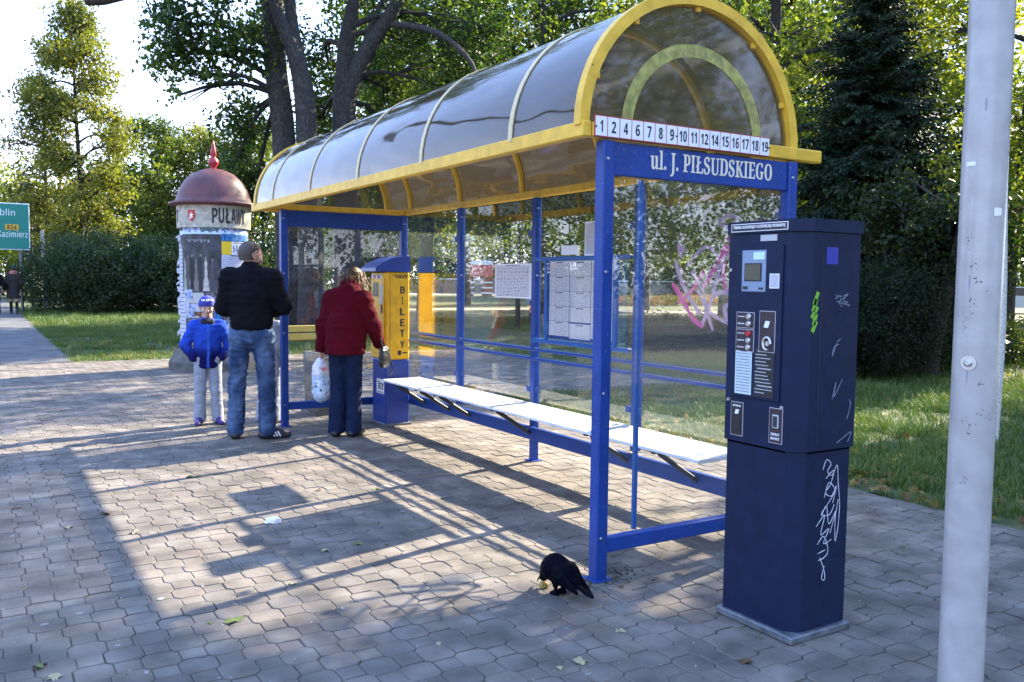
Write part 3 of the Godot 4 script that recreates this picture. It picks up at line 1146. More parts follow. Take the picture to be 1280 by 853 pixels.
	# broadleaf trees further into the park: [px, py of the base, height, lowest leaves, radius, tints, sprigs, leaf size, label]
	for a in [
		[1130, 415, 13.0, 2.2, 4.2, gold, 2600, 1.25, "yellowing maple whose crown shows above the spruce's shoulder"],
		[1255, 425, 12.0, 3.2, 3.8, gold, 2400, 1.15, "yellowing maple behind the lamp post"],
		[985, 402, 15.0, 2.2, 4.6, [Color(.11, .17, .035), Color(.22, .31, .055), Color(.40, .43, .08)], 2800, 1.4, "bright green maple rising behind the shelter's gable"],
		[945, 400, 13.0, 2.4, 4.2, mid, 2400, 1.4, "full green maple between the shelter's gable and the spruce"],
		[805, 388, 15.0, 2.6, 4.6, mid, 2200, 1.7, "full green lime tree behind the near end glass"],
		[905, 394, 14.0, 3.4, 4.4, mid, 2600, 1.5, "round green maple standing past the low hedge"],
		[845, 378, 15.0, 3.9, 4.5, mid, 2000, 1.8, "green lime tree in front of the white house"],
		[760, 396, 16.0, 3.4, 5.0, dark, 2400, 1.6, "dark green lime tree behind the timetable frame"],
		[672, 405, 15.0, 3.6, 4.2, mid, 2200, 1.4, "broad lime tree behind the white notice"],
		[581, 382, 17.0, 3.6, 5.2, mid, 2200, 1.9, "lime tree with a bare trunk beside the red banner"],
		[530, 402, 14.0, 3.2, 3.8, dark, 2000, 1.4, "thick trunked lime tree behind the yellow ticket machine"],
		[470, 385, 15.0, 2.0, 5.0, mid, 2200, 1.8, "leafy lime tree behind the woman in red"]]:
		b = ground_at(a[0], a[1])
		broadleaf("park_tree", a[8], b, a[2], a[3], a[4], a[5], a[6], a[7], -.26, {"group": "broadleaf trees of the park"})
	b = ground_at(647, 410)
	broadleaf("young_tree", "thin young tree with a straight stem behind the white notice", b, 7.0, 3.4, 1.6, mid, 420, .9, -.1, {"r": .075})
	# trees beside the footpath
	for a in [
		[108, 384, 14.2, 2.0, 2.5, [Color(.08, .10, .03), Color(.18, .19, .04), Color(.27, .25, .05)], 3000, 1.3, "tall thin crowned poplar rising over the hedge", -.05],
		[62, 382, 11.5, 2.0, 2.2, [Color(.07, .075, .04), Color(.12, .125, .04), Color(.17, .165, .04)], 1000, 1.1, "half bare tree with a bent dead branch by the road sign", .0],
		[190, 375, 12.2, 2.0, 3.2, mid, 1500, 1.7, "small green tree behind the hedge next to the poplar", -.02],
		[262, 374, 12.0, 1.5, 4.4, [Color(.09, .12, .03), Color(.18, .20, .04), Color(.30, .29, .06)], 2200, 1.8, "golden leaved tree behind the advertising column's dome", -.08],
		[140, 372, 8.5, 1.5, 5.0, [Color(.09, .12, .03), Color(.17, .20, .04), Color(.28, .28, .06)], 2600, 1.9, "wide yellow green tree right behind the dark hedge", -.15],
		[10, 372, 8.0, 1.5, 5.5, gold, 1800, 1.9, "low autumn tree behind the green road sign", -.1],
		[330, 375, 13.0, 1.5, 4.5, mid, 1900, 1.7, "green tree behind the far end of the shelter", -.12]]:
		b = ground_at(a[0], a[1])
		broadleaf("street_tree", a[8], b, a[2], a[3], a[4], a[5], a[6], a[7], a[9], {"group": "trees beside the footpath", "clump": 1.1, "levels": 9 if a[2] > 11.0 and a[4] < 3.0 else 6, "r": a[2] * .011})
	# trees of the park past the frame, whose shade falls across the stop
	for a in [[V(16.6, -4.2), 13.5, 4.6, 3.3, 3400, "wide maple beside the parking machine, shading the paving"], [V(14.6, -.4), 12.5, 3.4, 3.7, 3000, "wide maple shading the lamp post"], [V(23.5, -6.5), 14.0, 5.0, 3.2, 1200, "maple standing behind the spruce"], [V(17.0, -15.5), 14.0, 5.0, 3.0, 1200, "maple standing in the open lawn past the low hedge"]]:
		broadleaf("park_tree", a[5], a[0], a[1], a[2], a[3], mid, a[4], 1.7 if a[4] > 2000 else 1.15, -.32 if a[4] > 2000 else -.1, {"group": "broadleaf trees of the park"})
	# the wood that closes the park behind the houses, and the trees across the road that the glass and the roof mirror
	var k0 := 0
	for x in [430, 500, 575, 650, 725, 800, 880, 950, 1030, 1110, 1190, 1265]:
		b = ground_at(x, 365.0 + (x - 640) * .0114)
		broadleaf("far_tree", "far green tree of the wood behind the houses", b, 20.0 + 3.0 * sin(x * .7), .5, 8.0, mid if k0 % 3 else dark, 950, 4.4, -.35, {"group": "far trees behind the houses", "twigs": 1})
		k0 += 1
	for q in [[790, 372, 21.0], [850, 373, 22.0], [915, 374, 20.0], [690, 371, 20.0]]:
		b = ground_at(q[0], q[1])
		broadleaf("far_tree", "tall far tree standing in front of the wood", b, q[2], 4.5, 6.5, mid, 1500, 3.3, -.45, {"group": "far trees behind the houses", "twigs": 1})
	for a in [V(-21, -6), V(-20, -19), V(-23, -27), V(-22, -36), V(-24, -45), V(-21, -54), V(-23, -66), V(-3, 18), V(6, 17), V(15, 15), V(22, 9), V(29, 15), V(36, 8), V(25, 21)]:
		broadleaf("avenue_tree", "leafy avenue tree growing across the road from the stop", a, (6.8 if a.z < 10.0 else 14.0) + 1.0 * sin(a.x + a.z), 1.0, 4.2 if a.z < 10.0 else 5.0, mid, 650 if a.z < 10.0 else 1000, 1.9, -.2, {"group": "avenue trees across the road", "twigs": 2})
	# shrubs
	var bush := [Color(.03, .056, .03), Color(.075, .105, .056)]
	var k := 0
	for x in [88, 130, 175, 222, 268, 318, 352]:
		b = ground_at(x, 391.0 + (k % 2) * 1.5)
		shrub("hedge_shrub", "dense dark green shrub of the tall hedge behind the lawn", b, Vector3(2.1, 1.55 + .18 * sin(k * 2.3), 1.9), 1300, bush, .9, "shrubs of the tall hedge")
		k += 1
	for x in [822, 868, 915, 965]:
		b = ground_at(x, 441)
		shrub("low_shrub", "low dark evergreen shrub in the row past the shelter's glass", b, Vector3(.75, .42, .7), 480, [Color(.012, .026, .012), Color(.03, .045, .02)], .42, "low evergreen shrubs in a row")
	for a in [[1225, 455, 1.0, .5], [1278, 448, 1.2, .45], [1130, 462, .9, .6], [1040, 455, 1.0, .7]]:
		shrub("park_shrub", "loose grey green shrub growing under the trees", ground_at(a[0], a[1]), Vector3(a[2], a[3], a[2]), 420, [Color(.03, .05, .02), Color(.07, .085, .035)], .6, "loose shrubs under the trees")
	for a in [[1045, 470, .9, .8], [1100, 474, 1.1, .95], [1150, 462, 1.0, .9], [1185, 458, .9, .75]]:
		shrub("yew_shrub", "dark yew bush growing at the foot of the spruce", ground_at(a[0], a[1]), Vector3(a[2], a[3], a[2]), 900, [Color(.010, .022, .010), Color(.022, .036, .016)], .42, "dark yew bushes under the spruce")
	# a long bed of orange flowers across the park, and a thin cypress by the yellow house
	var fl := []
	var ft := []
	for i in 2600:
		var p := ground_at(rng.randf_range(700, 960), rng.randf_range(379, 383))
		fl.append(Transform3D(any_turn().scaled(Vector3.ONE * rng.randf_range(.7, 1.1)), p + Vector3(0, rng.randf_range(.05, .5), 0)))
		ft.append(Color(.24, .10, .035) if rng.randf() < .5 else Color(.09, .11, .03))
	tag(baked("flower_bed", leaf_meshes, fl, ft, M.leaf, self), "long bed of orange flowers across the park", "flower bed", "", "stuff")
	shrub("cypress", "thin pointed cypress beside the yellow house", at_depth(819, 353, 96), Vector3(1.1, 3.0, 1.1), 420, [Color(.02, .04, .015), Color(.05, .07, .02)], 1.3)
	# the end of a roadside tree's branch
	b = V(-6.6, -9.0)
	tree("roadside_tree", "roadside tree reaching over the footpath with a thick bare branch", b, [b, b + Vector3(0, 2, 0), b + Vector3(.1, 4.2, 0), b + Vector3(.2, 7, 0)], [.24, .19, .17, .08],
		[[b + Vector3(-.5, 7.6, .6), Vector3(1.6, 1.2, 1.6), 200], [b + Vector3(.4, 8.6, -.4), Vector3(1.5, 1.2, 1.5), 200]], mid, .9, -.1,
		{"limbs": [[[b + Vector3(.1, 4.0, 0), at_depth(60, -110, 10.5), at_depth(185, -30, 10.2), at_depth(140, -3, 10), at_depth(108, 2, 10)], [.11, .09, .07, .06, .045]]]})

func build_far() -> void:
	# a plastered wall with a white coping, and the houses behind it
	var a := ground_at(470, 366)
	var c := ground_at(1010, 368.5)
	var t := thing("park_wall", "long low plastered wall with white coping across the park", "wall", a.lerp(c, .5))
	var dir := (c - a).normalized()
	var turn := Basis(dir, Vector3.UP, dir.cross(Vector3.UP))
	var n := 9
	var l := (c - a).length() / n
	for i in n:
		var mid := a + dir * l * (i + .5)
		var st := S()
		bx(st, mid + Vector3(0, .8, 0), Vector3(l - .35, 1.6, .25), .01, turn)
		objw("panel", st, M.plaster_grey, t)
		st = S()
		bx(st, mid + dir * l * .5 + Vector3(0, .85, 0), Vector3(.4, 1.75, .4), .02, turn)
		objw("pier", st, M.plaster_grey, t)
		st = S()
		bx(st, mid + Vector3(0, 1.68, 0), Vector3(l - .42, .14, .4), .02, turn)
		objw("coping", st, M.white_paint, t)
	house("yellow_house", "yellow rendered house with grey roof behind the park wall", ground_at(806, 366.5) + dir * .5, turn, Vector3(7.5, 5.6, 7), M.plaster_yellow, 3)
	house("white_house", "white rendered house with red sign behind the park wall", ground_at(872, 367) + dir * 1.0, turn, Vector3(8.5, 5.2, 7), M.plaster_white, 4, true)
	# kiosk with a red and white banner
	var p := ground_at(597, 371)
	var kx := thing("brick_kiosk", "small brick kiosk with red and white banner beside a lime trunk", "kiosk", p)
	for s in [-1, 1]:
		var st := S()
		bx(st, Vector3(0, .9, 0) + turn * Vector3(.95 * s, 0, 0), Vector3(.75, 1.8, .8), .01, turn)
		obj("pillar", st, M.brick_red, kx)
		for y in [.35, .85, 1.35]:
			st = S()
			bx(st, Vector3(0, y, 0) + turn * Vector3(.95 * s, 0, 0), Vector3(.8, .14, .85), .01, turn)
			obj("band", st, M.white_paint, kx)
	var st2 := S()
	bx(st2, Vector3(0, 2.45, 0), Vector3(2.9, 1.1, .5), .02, turn)
	obj("banner", st2, M.red_print, kx)
	st2 = S()
	bx(st2, Vector3(0, 3.2, 0), Vector3(2.9, .38, .52), .02, turn)
	obj("banner_top", st2, M.white_paint, kx)
	car("parked_car", "silver car parked beyond the birch on the far road", at_depth(1275, 384, 50), Basis(Vector3(.35, 0, .94).normalized(), Vector3.UP, Vector3(.35, 0, .94).normalized().cross(Vector3.UP)))
	car("parked_car", "pale car parked beside the footpath behind the road sign", at_depth(24, 377, 66), Basis(Vector3(.2, 0, .98).normalized(), Vector3.UP, Vector3(.2, 0, .98).normalized().cross(Vector3.UP)))

func house(called: String, label: String, at: Vector3, turn: Basis, s: Vector3, wall: Material, windows: int, sign_ := false) -> void:
	var t := thing(called, label, "house", at)
	var st := S()
	bx(st, turn * Vector3(0, 0, -s.z * .5) + Vector3(0, s.y * .5, 0), s, .02, turn)
	obj("wall", st, wall, t)
	st = S()
	prism(st, PackedVector2Array([Vector2(-s.x * .5 - .4, 0), Vector2(s.x * .5 + .4, 0), Vector2(s.x * .5 - 1.6, 2.6), Vector2(-s.x * .5 + 1.6, 2.6)]), Transform3D(turn, turn * Vector3(0, 0, -s.z * .5) + Vector3(0, s.y + .02, 0)), s.z + .8)
	obj("roof", st, M.roof_grey, t)
	var gap := s.x / windows
	for floor_ in 2:
		for i in windows:
			var c := Vector3(-s.x * .5 + gap * (i + .5), 1.5 + floor_ * 2.35, 0.0)
			st = S()
			bx(st, turn * c + turn.z * .03, Vector3(1.15, 1.4, .08), .01, turn)
			var w := obj("window", st, M.white_paint, t)
			for q in [-1, 1]:
				st = S()
				bx(st, turn * (c + Vector3(.27 * q, 0, 0)) + turn.z * .075, Vector3(.46, 1.2, .03), 0, turn)
				obj("pane", st, M.dark_glass, w)
	st = S()
	bx(st, turn * Vector3(s.x * .5 - .7, 1.05, .04), Vector3(.95, 2.1, .1), .01, turn)
	obj("door", st, M.brown_wood, t)
	st = S()
	bx(st, turn * Vector3(s.x * .2, 0, -s.z * .5) + Vector3(0, s.y + 2.7, 0), Vector3(.7, 1.3, .6), .02, turn)
	obj("chimney", st, M.brick_red, t)
	if sign_:
		st = S()
		bx(st, turn * Vector3(-s.x * .27, 2.65, .12), Vector3(2.2, .7, .08), .01, turn)
		obj("sign_board", st, M.red_print, t)

func car(called: String, label: String, at: Vector3, turn: Basis) -> void:
	var t := thing(called, label, "car", Vector3(at.x, 0, at.z))
	var body := PackedVector2Array([Vector2(-2.1, .32), Vector2(-2.12, .8), Vector2(-1.95, .95), Vector2(-.95, 1.0), Vector2(.1, 1.0), Vector2(1.2, 1.0), Vector2(2.05, .9), Vector2(2.12, .6), Vector2(2.1, .32)])
	var st := S()
	prism(st, body, Transform3D(turn, Vector3.ZERO), 1.7)
	obj("body", st, M.car_paint, t)
	st = S()
	prism(st, PackedVector2Array([Vector2(-1.75, 1.0), Vector2(-1.45, 1.42), Vector2(.25, 1.46), Vector2(1.1, 1.0)]), Transform3D(turn, Vector3(0, .002, 0)), 1.45)
	obj("cabin_glass", st, M.dark_glass, t)
	st = S()
	bx(st, turn * Vector3(-.6, 0, 0) + Vector3(0, 1.47, 0), Vector3(1.75, .05, 1.35), .02, turn)
	obj("roof", st, M.car_paint, t)
	for x in [-1.3, 1.3]:
		for z in [-.8, .8]:
			st = S()
			var c := turn * Vector3(x, 0, z) + Vector3(0, .32, 0)
			tube(st, [c - turn.z * .1, c + turn.z * .1], .32, 16)
			obj("wheel", st, M.rubber, t)
	for z in [-.6, .6]:
		for x in [-2.11, 2.1]:
			st = S()
			bx(st, turn * Vector3(x, .72, z), Vector3(.06, .16, .3), .02, turn)
			obj("headlight" if x > 0 else "tail_light", st, M.white_paint if x > 0 else M.red_print, t)

# ---------------------------------------------------------------- the bus shelter
const NEAR_Z := -3.45
const FAR_Z := -8.71
const FRONT_X := 2.64
const REAR_X := 3.95
const ARCH_X := 3.243
const ARCH_Y := 2.255
const FACE_W := Basis(Vector3(0, 0, 1), Vector3(0, 1, 0), Vector3(-1, 0, 0))   # print that faces the street (-x)

func arch(a: float, b: float, n := 28, from := 0.0, to := PI) -> Array:
	var out := []
	for i in n + 1:
		var t := from + (to - from) * i / n
		out.append(Vector2(-cos(t) * a, sin(t) * b))
	return out

func arch_band(st: SurfaceTool, a0: float, b0: float, a1: float, b1: float, z0: float, z1: float, n := 28) -> void:
	# a bent band between two half ellipses
	var o := arch(a1, b1, n)
	var i_ := arch(a0, b0, n)
	var P := func(v: Vector2, z: float) -> Vector3: return Vector3(ARCH_X + v.x, ARCH_Y + v.y, z)
	var mid := (z0 + z1) * .5
	st.set_smooth_group(1)
	for k in n:
		var ref: Vector3 = P.call((o[k] + i_[k]) * .5, mid)
		face(st, [P.call(o[k], z0), P.call(o[k + 1], z0), P.call(o[k + 1], z1), P.call(o[k], z1)], ref)
	st.set_smooth_group(2)
	for k in n:
		var ref: Vector3 = P.call((o[k] + i_[k]) * .5, mid)
		face(st, [P.call(i_[k], z0), P.call(i_[k + 1], z0), P.call(i_[k + 1], z1), P.call(i_[k], z1)], ref)
	st.set_smooth_group(-1)
	for k in n:
		var ref: Vector3 = P.call((o[k] + i_[k]) * .5, mid)
		for z in [z0, z1]:
			face(st, [P.call(o[k], z), P.call(o[k + 1], z), P.call(i_[k + 1], z), P.call(i_[k], z)], ref)
	for k in [0, n]:
		face(st, [P.call(o[k], z0), P.call(o[k], z1), P.call(i_[k], z1), P.call(i_[k], z0)], P.call((o[n / 2] + i_[n / 2]) * .5, mid))

func build_shelter() -> void:
	var t := thing("bus_shelter", "blue framed glass bus shelter with smoked barrel roof and yellow beams", "bus shelter", Vector3(3.3, 0, -6.1))
	var P := 0.07
	# posts
	for q in [[FRONT_X, NEAR_Z, 0.0, P], [FRONT_X, FAR_Z, 0.0, P], [REAR_X, NEAR_Z, 0.0, P], [REAR_X, FAR_Z, 0.0, P], [REAR_X, -6.07, 0.0, .06], [REAR_X, -7.39, .31, .06], [REAR_X, -4.75, .31, .06]]:
		var h: float = 2.188 - q[2]
		var post := boxw("post", Vector3(q[0], q[2] + h * .5, q[1]), Vector3(q[3], h, q[3]), M.blue, t, .006)
		if q[2] == 0.0:
			box_part("foot_plate", Vector3(0, -h * .5 + .004, 0), Vector3(.11, .008, .11), M.blue, post, .002)
		for y in [.22, .95, 1.55, 2.1]:
			var st := S()
			tube(st, [Vector3(0, 0, .034), Vector3(0, 0, .041)], [.009, .006], 8)
			var bolt := obj("bolt", st, M.steel, post)
			bolt.position = Vector3(-.01, y - q[2] - h * .5, q[3] * .5 - .035)
	# rails between the posts
	var zl := NEAR_Z - FAR_Z - P
	var zm := (NEAR_Z + FAR_Z) * .5
	boxw("back_rail", Vector3(REAR_X - .055, .245, zm), Vector3(.045, .105, zl + .02), M.blue, t, .005)
	for y in [.94, .862]:
		boxw("guard_rail", Vector3(REAR_X - .042, y, zm), Vector3(.022, .024, zl), M.blue, t, .004)
	var xl := REAR_X - FRONT_X - P
	var xm := (REAR_X + FRONT_X) * .5
	for z in [NEAR_Z, FAR_Z]:
		var dy := 0.0 if z == NEAR_Z else .03
		boxw("end_rail", Vector3(xm, .175 + dy, z), Vector3(xl, .078, .05), M.blue, t, .005)
		var head := boxw("header", Vector3(xm, 2.106, z), Vector3(xl, .16, .035), M.blue, t, .004)
		if z == NEAR_Z:
			lettering("street_name", "ul. J. PIŁSUDSKIEGO", Vector3(2.913 - xm, 2.045 - 2.106, .0175), Basis(), .125, .875, M.cream_print, head, "Droid Serif", true)
	boxw("mullion", Vector3(2.885, 1.12, NEAR_Z - .02), Vector3(.026, 1.8, .02), M.teal, t, .003)
	# glass
	for k in 4:
		var z0 := NEAR_Z - .035 - k * 1.32
		boxw("glass_pane", Vector3(REAR_X + .004, 1.242, z0 - .625), Vector3(.008, 1.87, 1.245), M.glass, t)
		for y in [.6, 1.9]:
			for dz in [-.02, -1.23]:
				boxw("glass_clip", Vector3(REAR_X - .012, y, z0 + dz), Vector3(.014, .045, .05), M.blue, t, .003)
	boxw("glass_pane", Vector3(xm, 1.118, NEAR_Z - .006), Vector3(xl - .01, 1.80, .008), M.glass, t)
	boxw("glass_pane", Vector3(xm, 1.13, FAR_Z - .006), Vector3(xl - .01, 1.77, .008), M.glass, t)
	# spray paint on the glass nearest the parking machine
	var xf := Transform3D(FACE_W, Vector3(REAR_X - .002, 1.47, -4.02))
	var n := 0
	for line in [[[-.36, .18], [-.30, .05], [-.22, -.06], [-.12, -.16]], [[-.38, .02], [-.28, -.08], [-.18, -.2], [-.1, -.24]], [[-.3, .2], [-.33, .28], [-.27, .24]], [[-.1, -.24], [-.02, -.08], [.04, .1], [.12, .2], [.2, .12], [.26, -.02], [.24, -.2]], [[-.08, .02], [.02, .14], [.1, .26], [.08, .08], [.12, -.02]], [[.0, -.05], [.1, -.02], [.2, -.08], [.1, -.12], [.16, -.26]],
		[[.03, .4], [.1, .45], [.18, .42], [.12, .37], [.03, .4]], [[.16, -.05], [.17, -.2], [.16, -.36]], [[-.2, .1], [-.1, .0], [-.06, -.14], [.0, -.26]], [[.28, .24], [.34, .1], [.32, -.1]], [[.32, .0], [.42, .12], [.46, .2]], [[.34, -.2], [.42, -.08], [.5, -.02]], [[-.24, .14], [-.16, .22], [-.06, .26], [.02, .2], [.05, .05]], [[.12, .3], [.2, .34], [.28, .26], [.3, .1], [.27, -.06]], [[-.14, -.02], [-.04, -.14], [.08, -.2], [.2, -.22]], [[.38, .3], [.36, .14], [.44, .0], [.5, .16]], [[-.32, -.1], [-.2, -.02], [-.1, .1]]]:
		var st := S()
		var pts := []
		for v in line:
			pts.append(Vector2(v[0], v[1]))
		stroke(st, curve2(pts, 6), .027 if n < 8 else .019, xf)
		objw("graffiti_stroke", st, M.spray_pink if n % 3 == 1 else M.spray_lilac, t)
		n += 1
	# roof beams
	boxw("front_beam", Vector3(2.515, 2.235, (-3.43 - 9.34) * .5), Vector3(.055, .075, 9.34 - 3.43), M.yellow, t, .006)
	boxw("rear_beam", Vector3(3.99, 2.225, (-3.48 - 9.3) * .5), Vector3(.055, .06, 9.3 - 3.48), M.yellow, t, .006)
	boxw("end_beam", Vector3((2.545 + 4.19) * .5, 2.2355, NEAR_Z), Vector3(4.19 - 2.545, .07, .055), M.yellow, t, .006)
	boxw("end_beam", Vector3(3.253, 2.219, FAR_Z), Vector3(1.41, .05, .05), M.yellow, t, .005)
	boxw("end_beam", Vector3(3.253, 2.2355, -9.22), Vector3(1.41, .07, .05), M.yellow, t, .005)
	# barrel roof: panes between ribs
	var ribs := [-3.47, -4.10, -5.22, -6.34, -7.46, -8.58, -9.2]
	var A := .752
	var B := .725
	for i in ribs.size() - 1:
		var st := S()
		arch_band(st, A - .006, B - .006, A, B, ribs[i] - .012, ribs[i + 1] + .012)
		objw("roof_pane", st, M.smoked, t)
	for i in ribs.size():
		var z: float = ribs[i]
		var ends := i == 0 or i == ribs.size() - 1
		var st := S()
		if ends:
			arch_band(st, A - .045, B - .045, A + .012, B + .012, z - .026, z + .026)
			objw("end_arch", st, M.yellow, t)
		else:
			arch_band(st, A + .001, B + .001, A + .007, B + .007, z - .02, z + .02)
			objw("cover_strip", st, M.cream_strip, t)
			st = S()
			arch_band(st, A - .04, B - .04, A - .008, B - .008, z - .016, z + .016)
			objw("rib", st, M.yellow, t)
	# gables with a stuck-on printed arc
	for z in [-3.482, -9.19]:
		var poly := PackedVector2Array(arch(A - .047, B - .047, 30))
		var st := S()
		prism(st, poly, Transform3D(Basis(), Vector3(ARCH_X, ARCH_Y + .012, z)), .005)
		var gp := objw("gable_pane", st, M.smoked_flat, t)
		st = S()
		var ring := PackedVector2Array(arch(.495, .475, 30))
		var inner := arch(.425, .41, 30)
		inner.reverse()
		ring.append_array(PackedVector2Array(inner))
		prism(st, ring, Transform3D(Basis(), Vector3(3.252, ARCH_Y + .014, z + .0045)), .0012)
		obj("printed_arc", st, M.arc_print, gp)
		if z > -4.0:
			var words := "KOMUNIKACJA MIEJSKA"
			for i in words.length():
				if words[i] == " ":
					continue
				var a := PI * (.66 - .5 * i / (words.length() - 1.0)) if i < 11 else PI * (.60 - .5 * i / (words.length() - 1.0))
				var c := Vector2(cos(a) * .46, sin(a) * .44)
				var turn := Basis(Vector3(0, 0, 1), a - PI * .5)
				var o := lettering("letter", words[i], Vector3.ZERO, turn, .034, .024, M.faded_print, gp, "Droid Sans", true, .001)
				o.position += Vector3(3.252 + c.x, ARCH_Y + .014 + c.y, z + .0052) - turn.y * .017
			for a in [.12, .3, .5, .7, .88]:
				boxw("arch_clip", Vector3(ARCH_X - cos(PI * a) * (A - .055), ARCH_Y + sin(PI * a) * (B - .055), z + .012), Vector3(.03, .03, .02), M.yellow, t, .003)
	# bench
	for q in [[-6.165, -8.12], [-3.60, -6.155]]:
		var st := S()
		var prof := PackedVector2Array()
		for v in [[3.45, .484], [3.46, .497], [3.48, .502], [3.82, .502], [3.85, .508], [3.87, .504], [3.87, .488], [3.47, .478]]:
			prof.append(Vector2(v[0], v[1]))
		prism(st, prof, Transform3D(Basis(), Vector3(0, 0, (q[0] + q[1]) * .5)), q[0] - q[1])
		objw("bench_seat", st, M.bench_white, t)
	for z in [-4.05, -4.75, -6.02, -7.05, -7.45, -8.0]:
		var st := S()
		bx(st, Vector3(3.68, .466, z), Vector3(.36, .024, .035), .003)
		tube(st, [Vector3(3.56, .45, z), Vector3(3.885, .24, z)], .017, 6)
		objw("bench_bracket", st, M.dark_metal, t)
	# strip of route numbers
	var sx0 := 2.545
	var sx1 := 3.738
	var sign_ := boxw("route_sign", Vector3((sx0 + sx1) * .5, 2.250, NEAR_Z + .036), Vector3(sx1 - sx0, .102, .008), M.red_line, t, .001)
	var routes := ["1", "2", "4", "6", "7", "8", "9", "10", "11", "12", "14", "15", "16", "17", "18", "19"]
	var w := (sx1 - sx0) / routes.size()
	for i in routes.size():
		var cx := sx0 + w * (i + .5) - (sx0 + sx1) * .5
		var plate := box_part("number_plate", Vector3(cx, 0, .0045), Vector3(w - .006, .092, .003), M.white_print, sign_)
		var wide := .026 if routes[i].length() == 1 else .050
		if routes[i] == "1":
			wide = .016
		if routes[i] == "11":
			wide = .040
		lettering("number", routes[i], Vector3(-wide * .5, -.028, .0015), Basis(), .056, wide, M.black_print, plate, "Droid Sans", true, .0012)
	for x in [sx0 + .004, sx0 + w * 7 - .006, sx1 - .004]:
		var st := S()
		tube(st, [Vector3(0, 0, 0), Vector3(0, 0, .006)], [.006, .003], 8)
		var o := obj("screw", st, M.black_print, sign_)
		o.position = Vector3(x - (sx0 + sx1) * .5, -.004, .0062)
	# things fixed to the glass
	timetable()
	notice("white printed notice taped to the shelter glass past the timetable frame", REAR_X - .005, -6.73, -6.13, 1.355, 1.65, 0)
	notice("white printed notice above the top bar of the timetable frame", REAR_X - .005, -5.39, -5.13, 1.70, 1.955, 1)
	notice("small blank white label above the timetable frame", REAR_X - .005, -5.70, -5.48, 1.712, 1.782, -1)

func notice(label: String, x: float, z0: float, z1: float, y0: float, y1: float, print_: int) -> void:
	var t := thing("notice_sheet", label, "notice", Vector3(x, (y0 + y1) * .5, (z0 + z1) * .5))
	box_part("paper", Vector3.ZERO, Vector3(.002, y1 - y0, z1 - z0), M.paper, t)
	if print_ >= 0:
		var st := S()
		flat_quad(st, Transform3D(FACE_W, Vector3(-.0018, 0, 0)), z1 - z0 - .02, y1 - y0 - .02)
		obj("print", st, M["print_%d" % print_], t)

func timetable() -> void:
	var c := Vector3(REAR_X - .045, 1.35, -5.41)
	var t := thing("timetable_frame", "blue framed timetable board of white printed sheets on the shelter glass", "timetable", c)
	var x := REAR_X - .045
	for y in [1.68, 1.02]:
		boxw("cross_bar", Vector3(x, y, -5.41), Vector3(.03, .032, 1.255), M.teal, t, .004)
	for z in [-5.84, -4.95]:
		boxw("side_bar", Vector3(x, 1.35, z), Vector3(.034, .626, .038), M.teal, t, .004)
	boxw("backing", Vector3(x + .014, 1.345, -5.395), Vector3(.006, .60, .84), M.blue, t)
	for col in 3:
		for row in 5:
			var z := -5.81 + .135 + col * .277
			var y := 1.665 - .062 - row * .118
			var h := .114
			if col == 1 and row == 4:
				y -= .012
			var sh := boxw("sheet", Vector3(x + .009 - .0006 * ((row + col) % 2), y, z), Vector3(.0015, h, .268), M.paper_grey, t)
			var st := S()
			flat_quad(st, Transform3D(FACE_W, Vector3(-.0014, 0, 0)), .25, h - .008)
			obj("print", st, M["print_%d" % (2 + (row * 2 + col) % 2)], sh)
	boxw("cover_glass", Vector3(x - .014, 1.345, -5.395), Vector3(.004, .60, .84), M.glass, t)

# ---------------------------------------------------------------- printed textures
func print_tex(key: String, w: int, h: int, lines: int, seed_: int, table := false) -> void:
	var im := Image.create(w, h, false, Image.FORMAT_RGB8)
	im.fill(Color(.80, .80, .83))
	var r := RandomNumberGenerator.new()
	r.seed = seed_
	var step := float(h) / lines
	for i in lines:
		var y := int(step * (i + .3))
		var x := int(w * .04)
		if i == 0:
			im.fill_rect(Rect2i(int(w * .3), y, int(w * .4), int(step * .5)), Color(.2, .2, .24))
			continue
		while x < w * .94:
			var l := r.randi_range(w / 40 + 1, w / 9)
			if table:
				l = w / 22
			im.fill_rect(Rect2i(x, y, mini(l, int(w * .95) - x), maxi(1, int(step * .38))), Color(.30, .30, .35).lightened(r.randf() * .3))
			x += l + w / 40 + (r.randi_range(0, w / 8) if table else 0)
	if table:
		for k in 4:
			im.fill_rect(Rect2i(int(w * (.02 + .32 * k)), 0, 1, h), Color(.5, .5, .55))
	T[key] = ImageTexture.create_from_image(im)

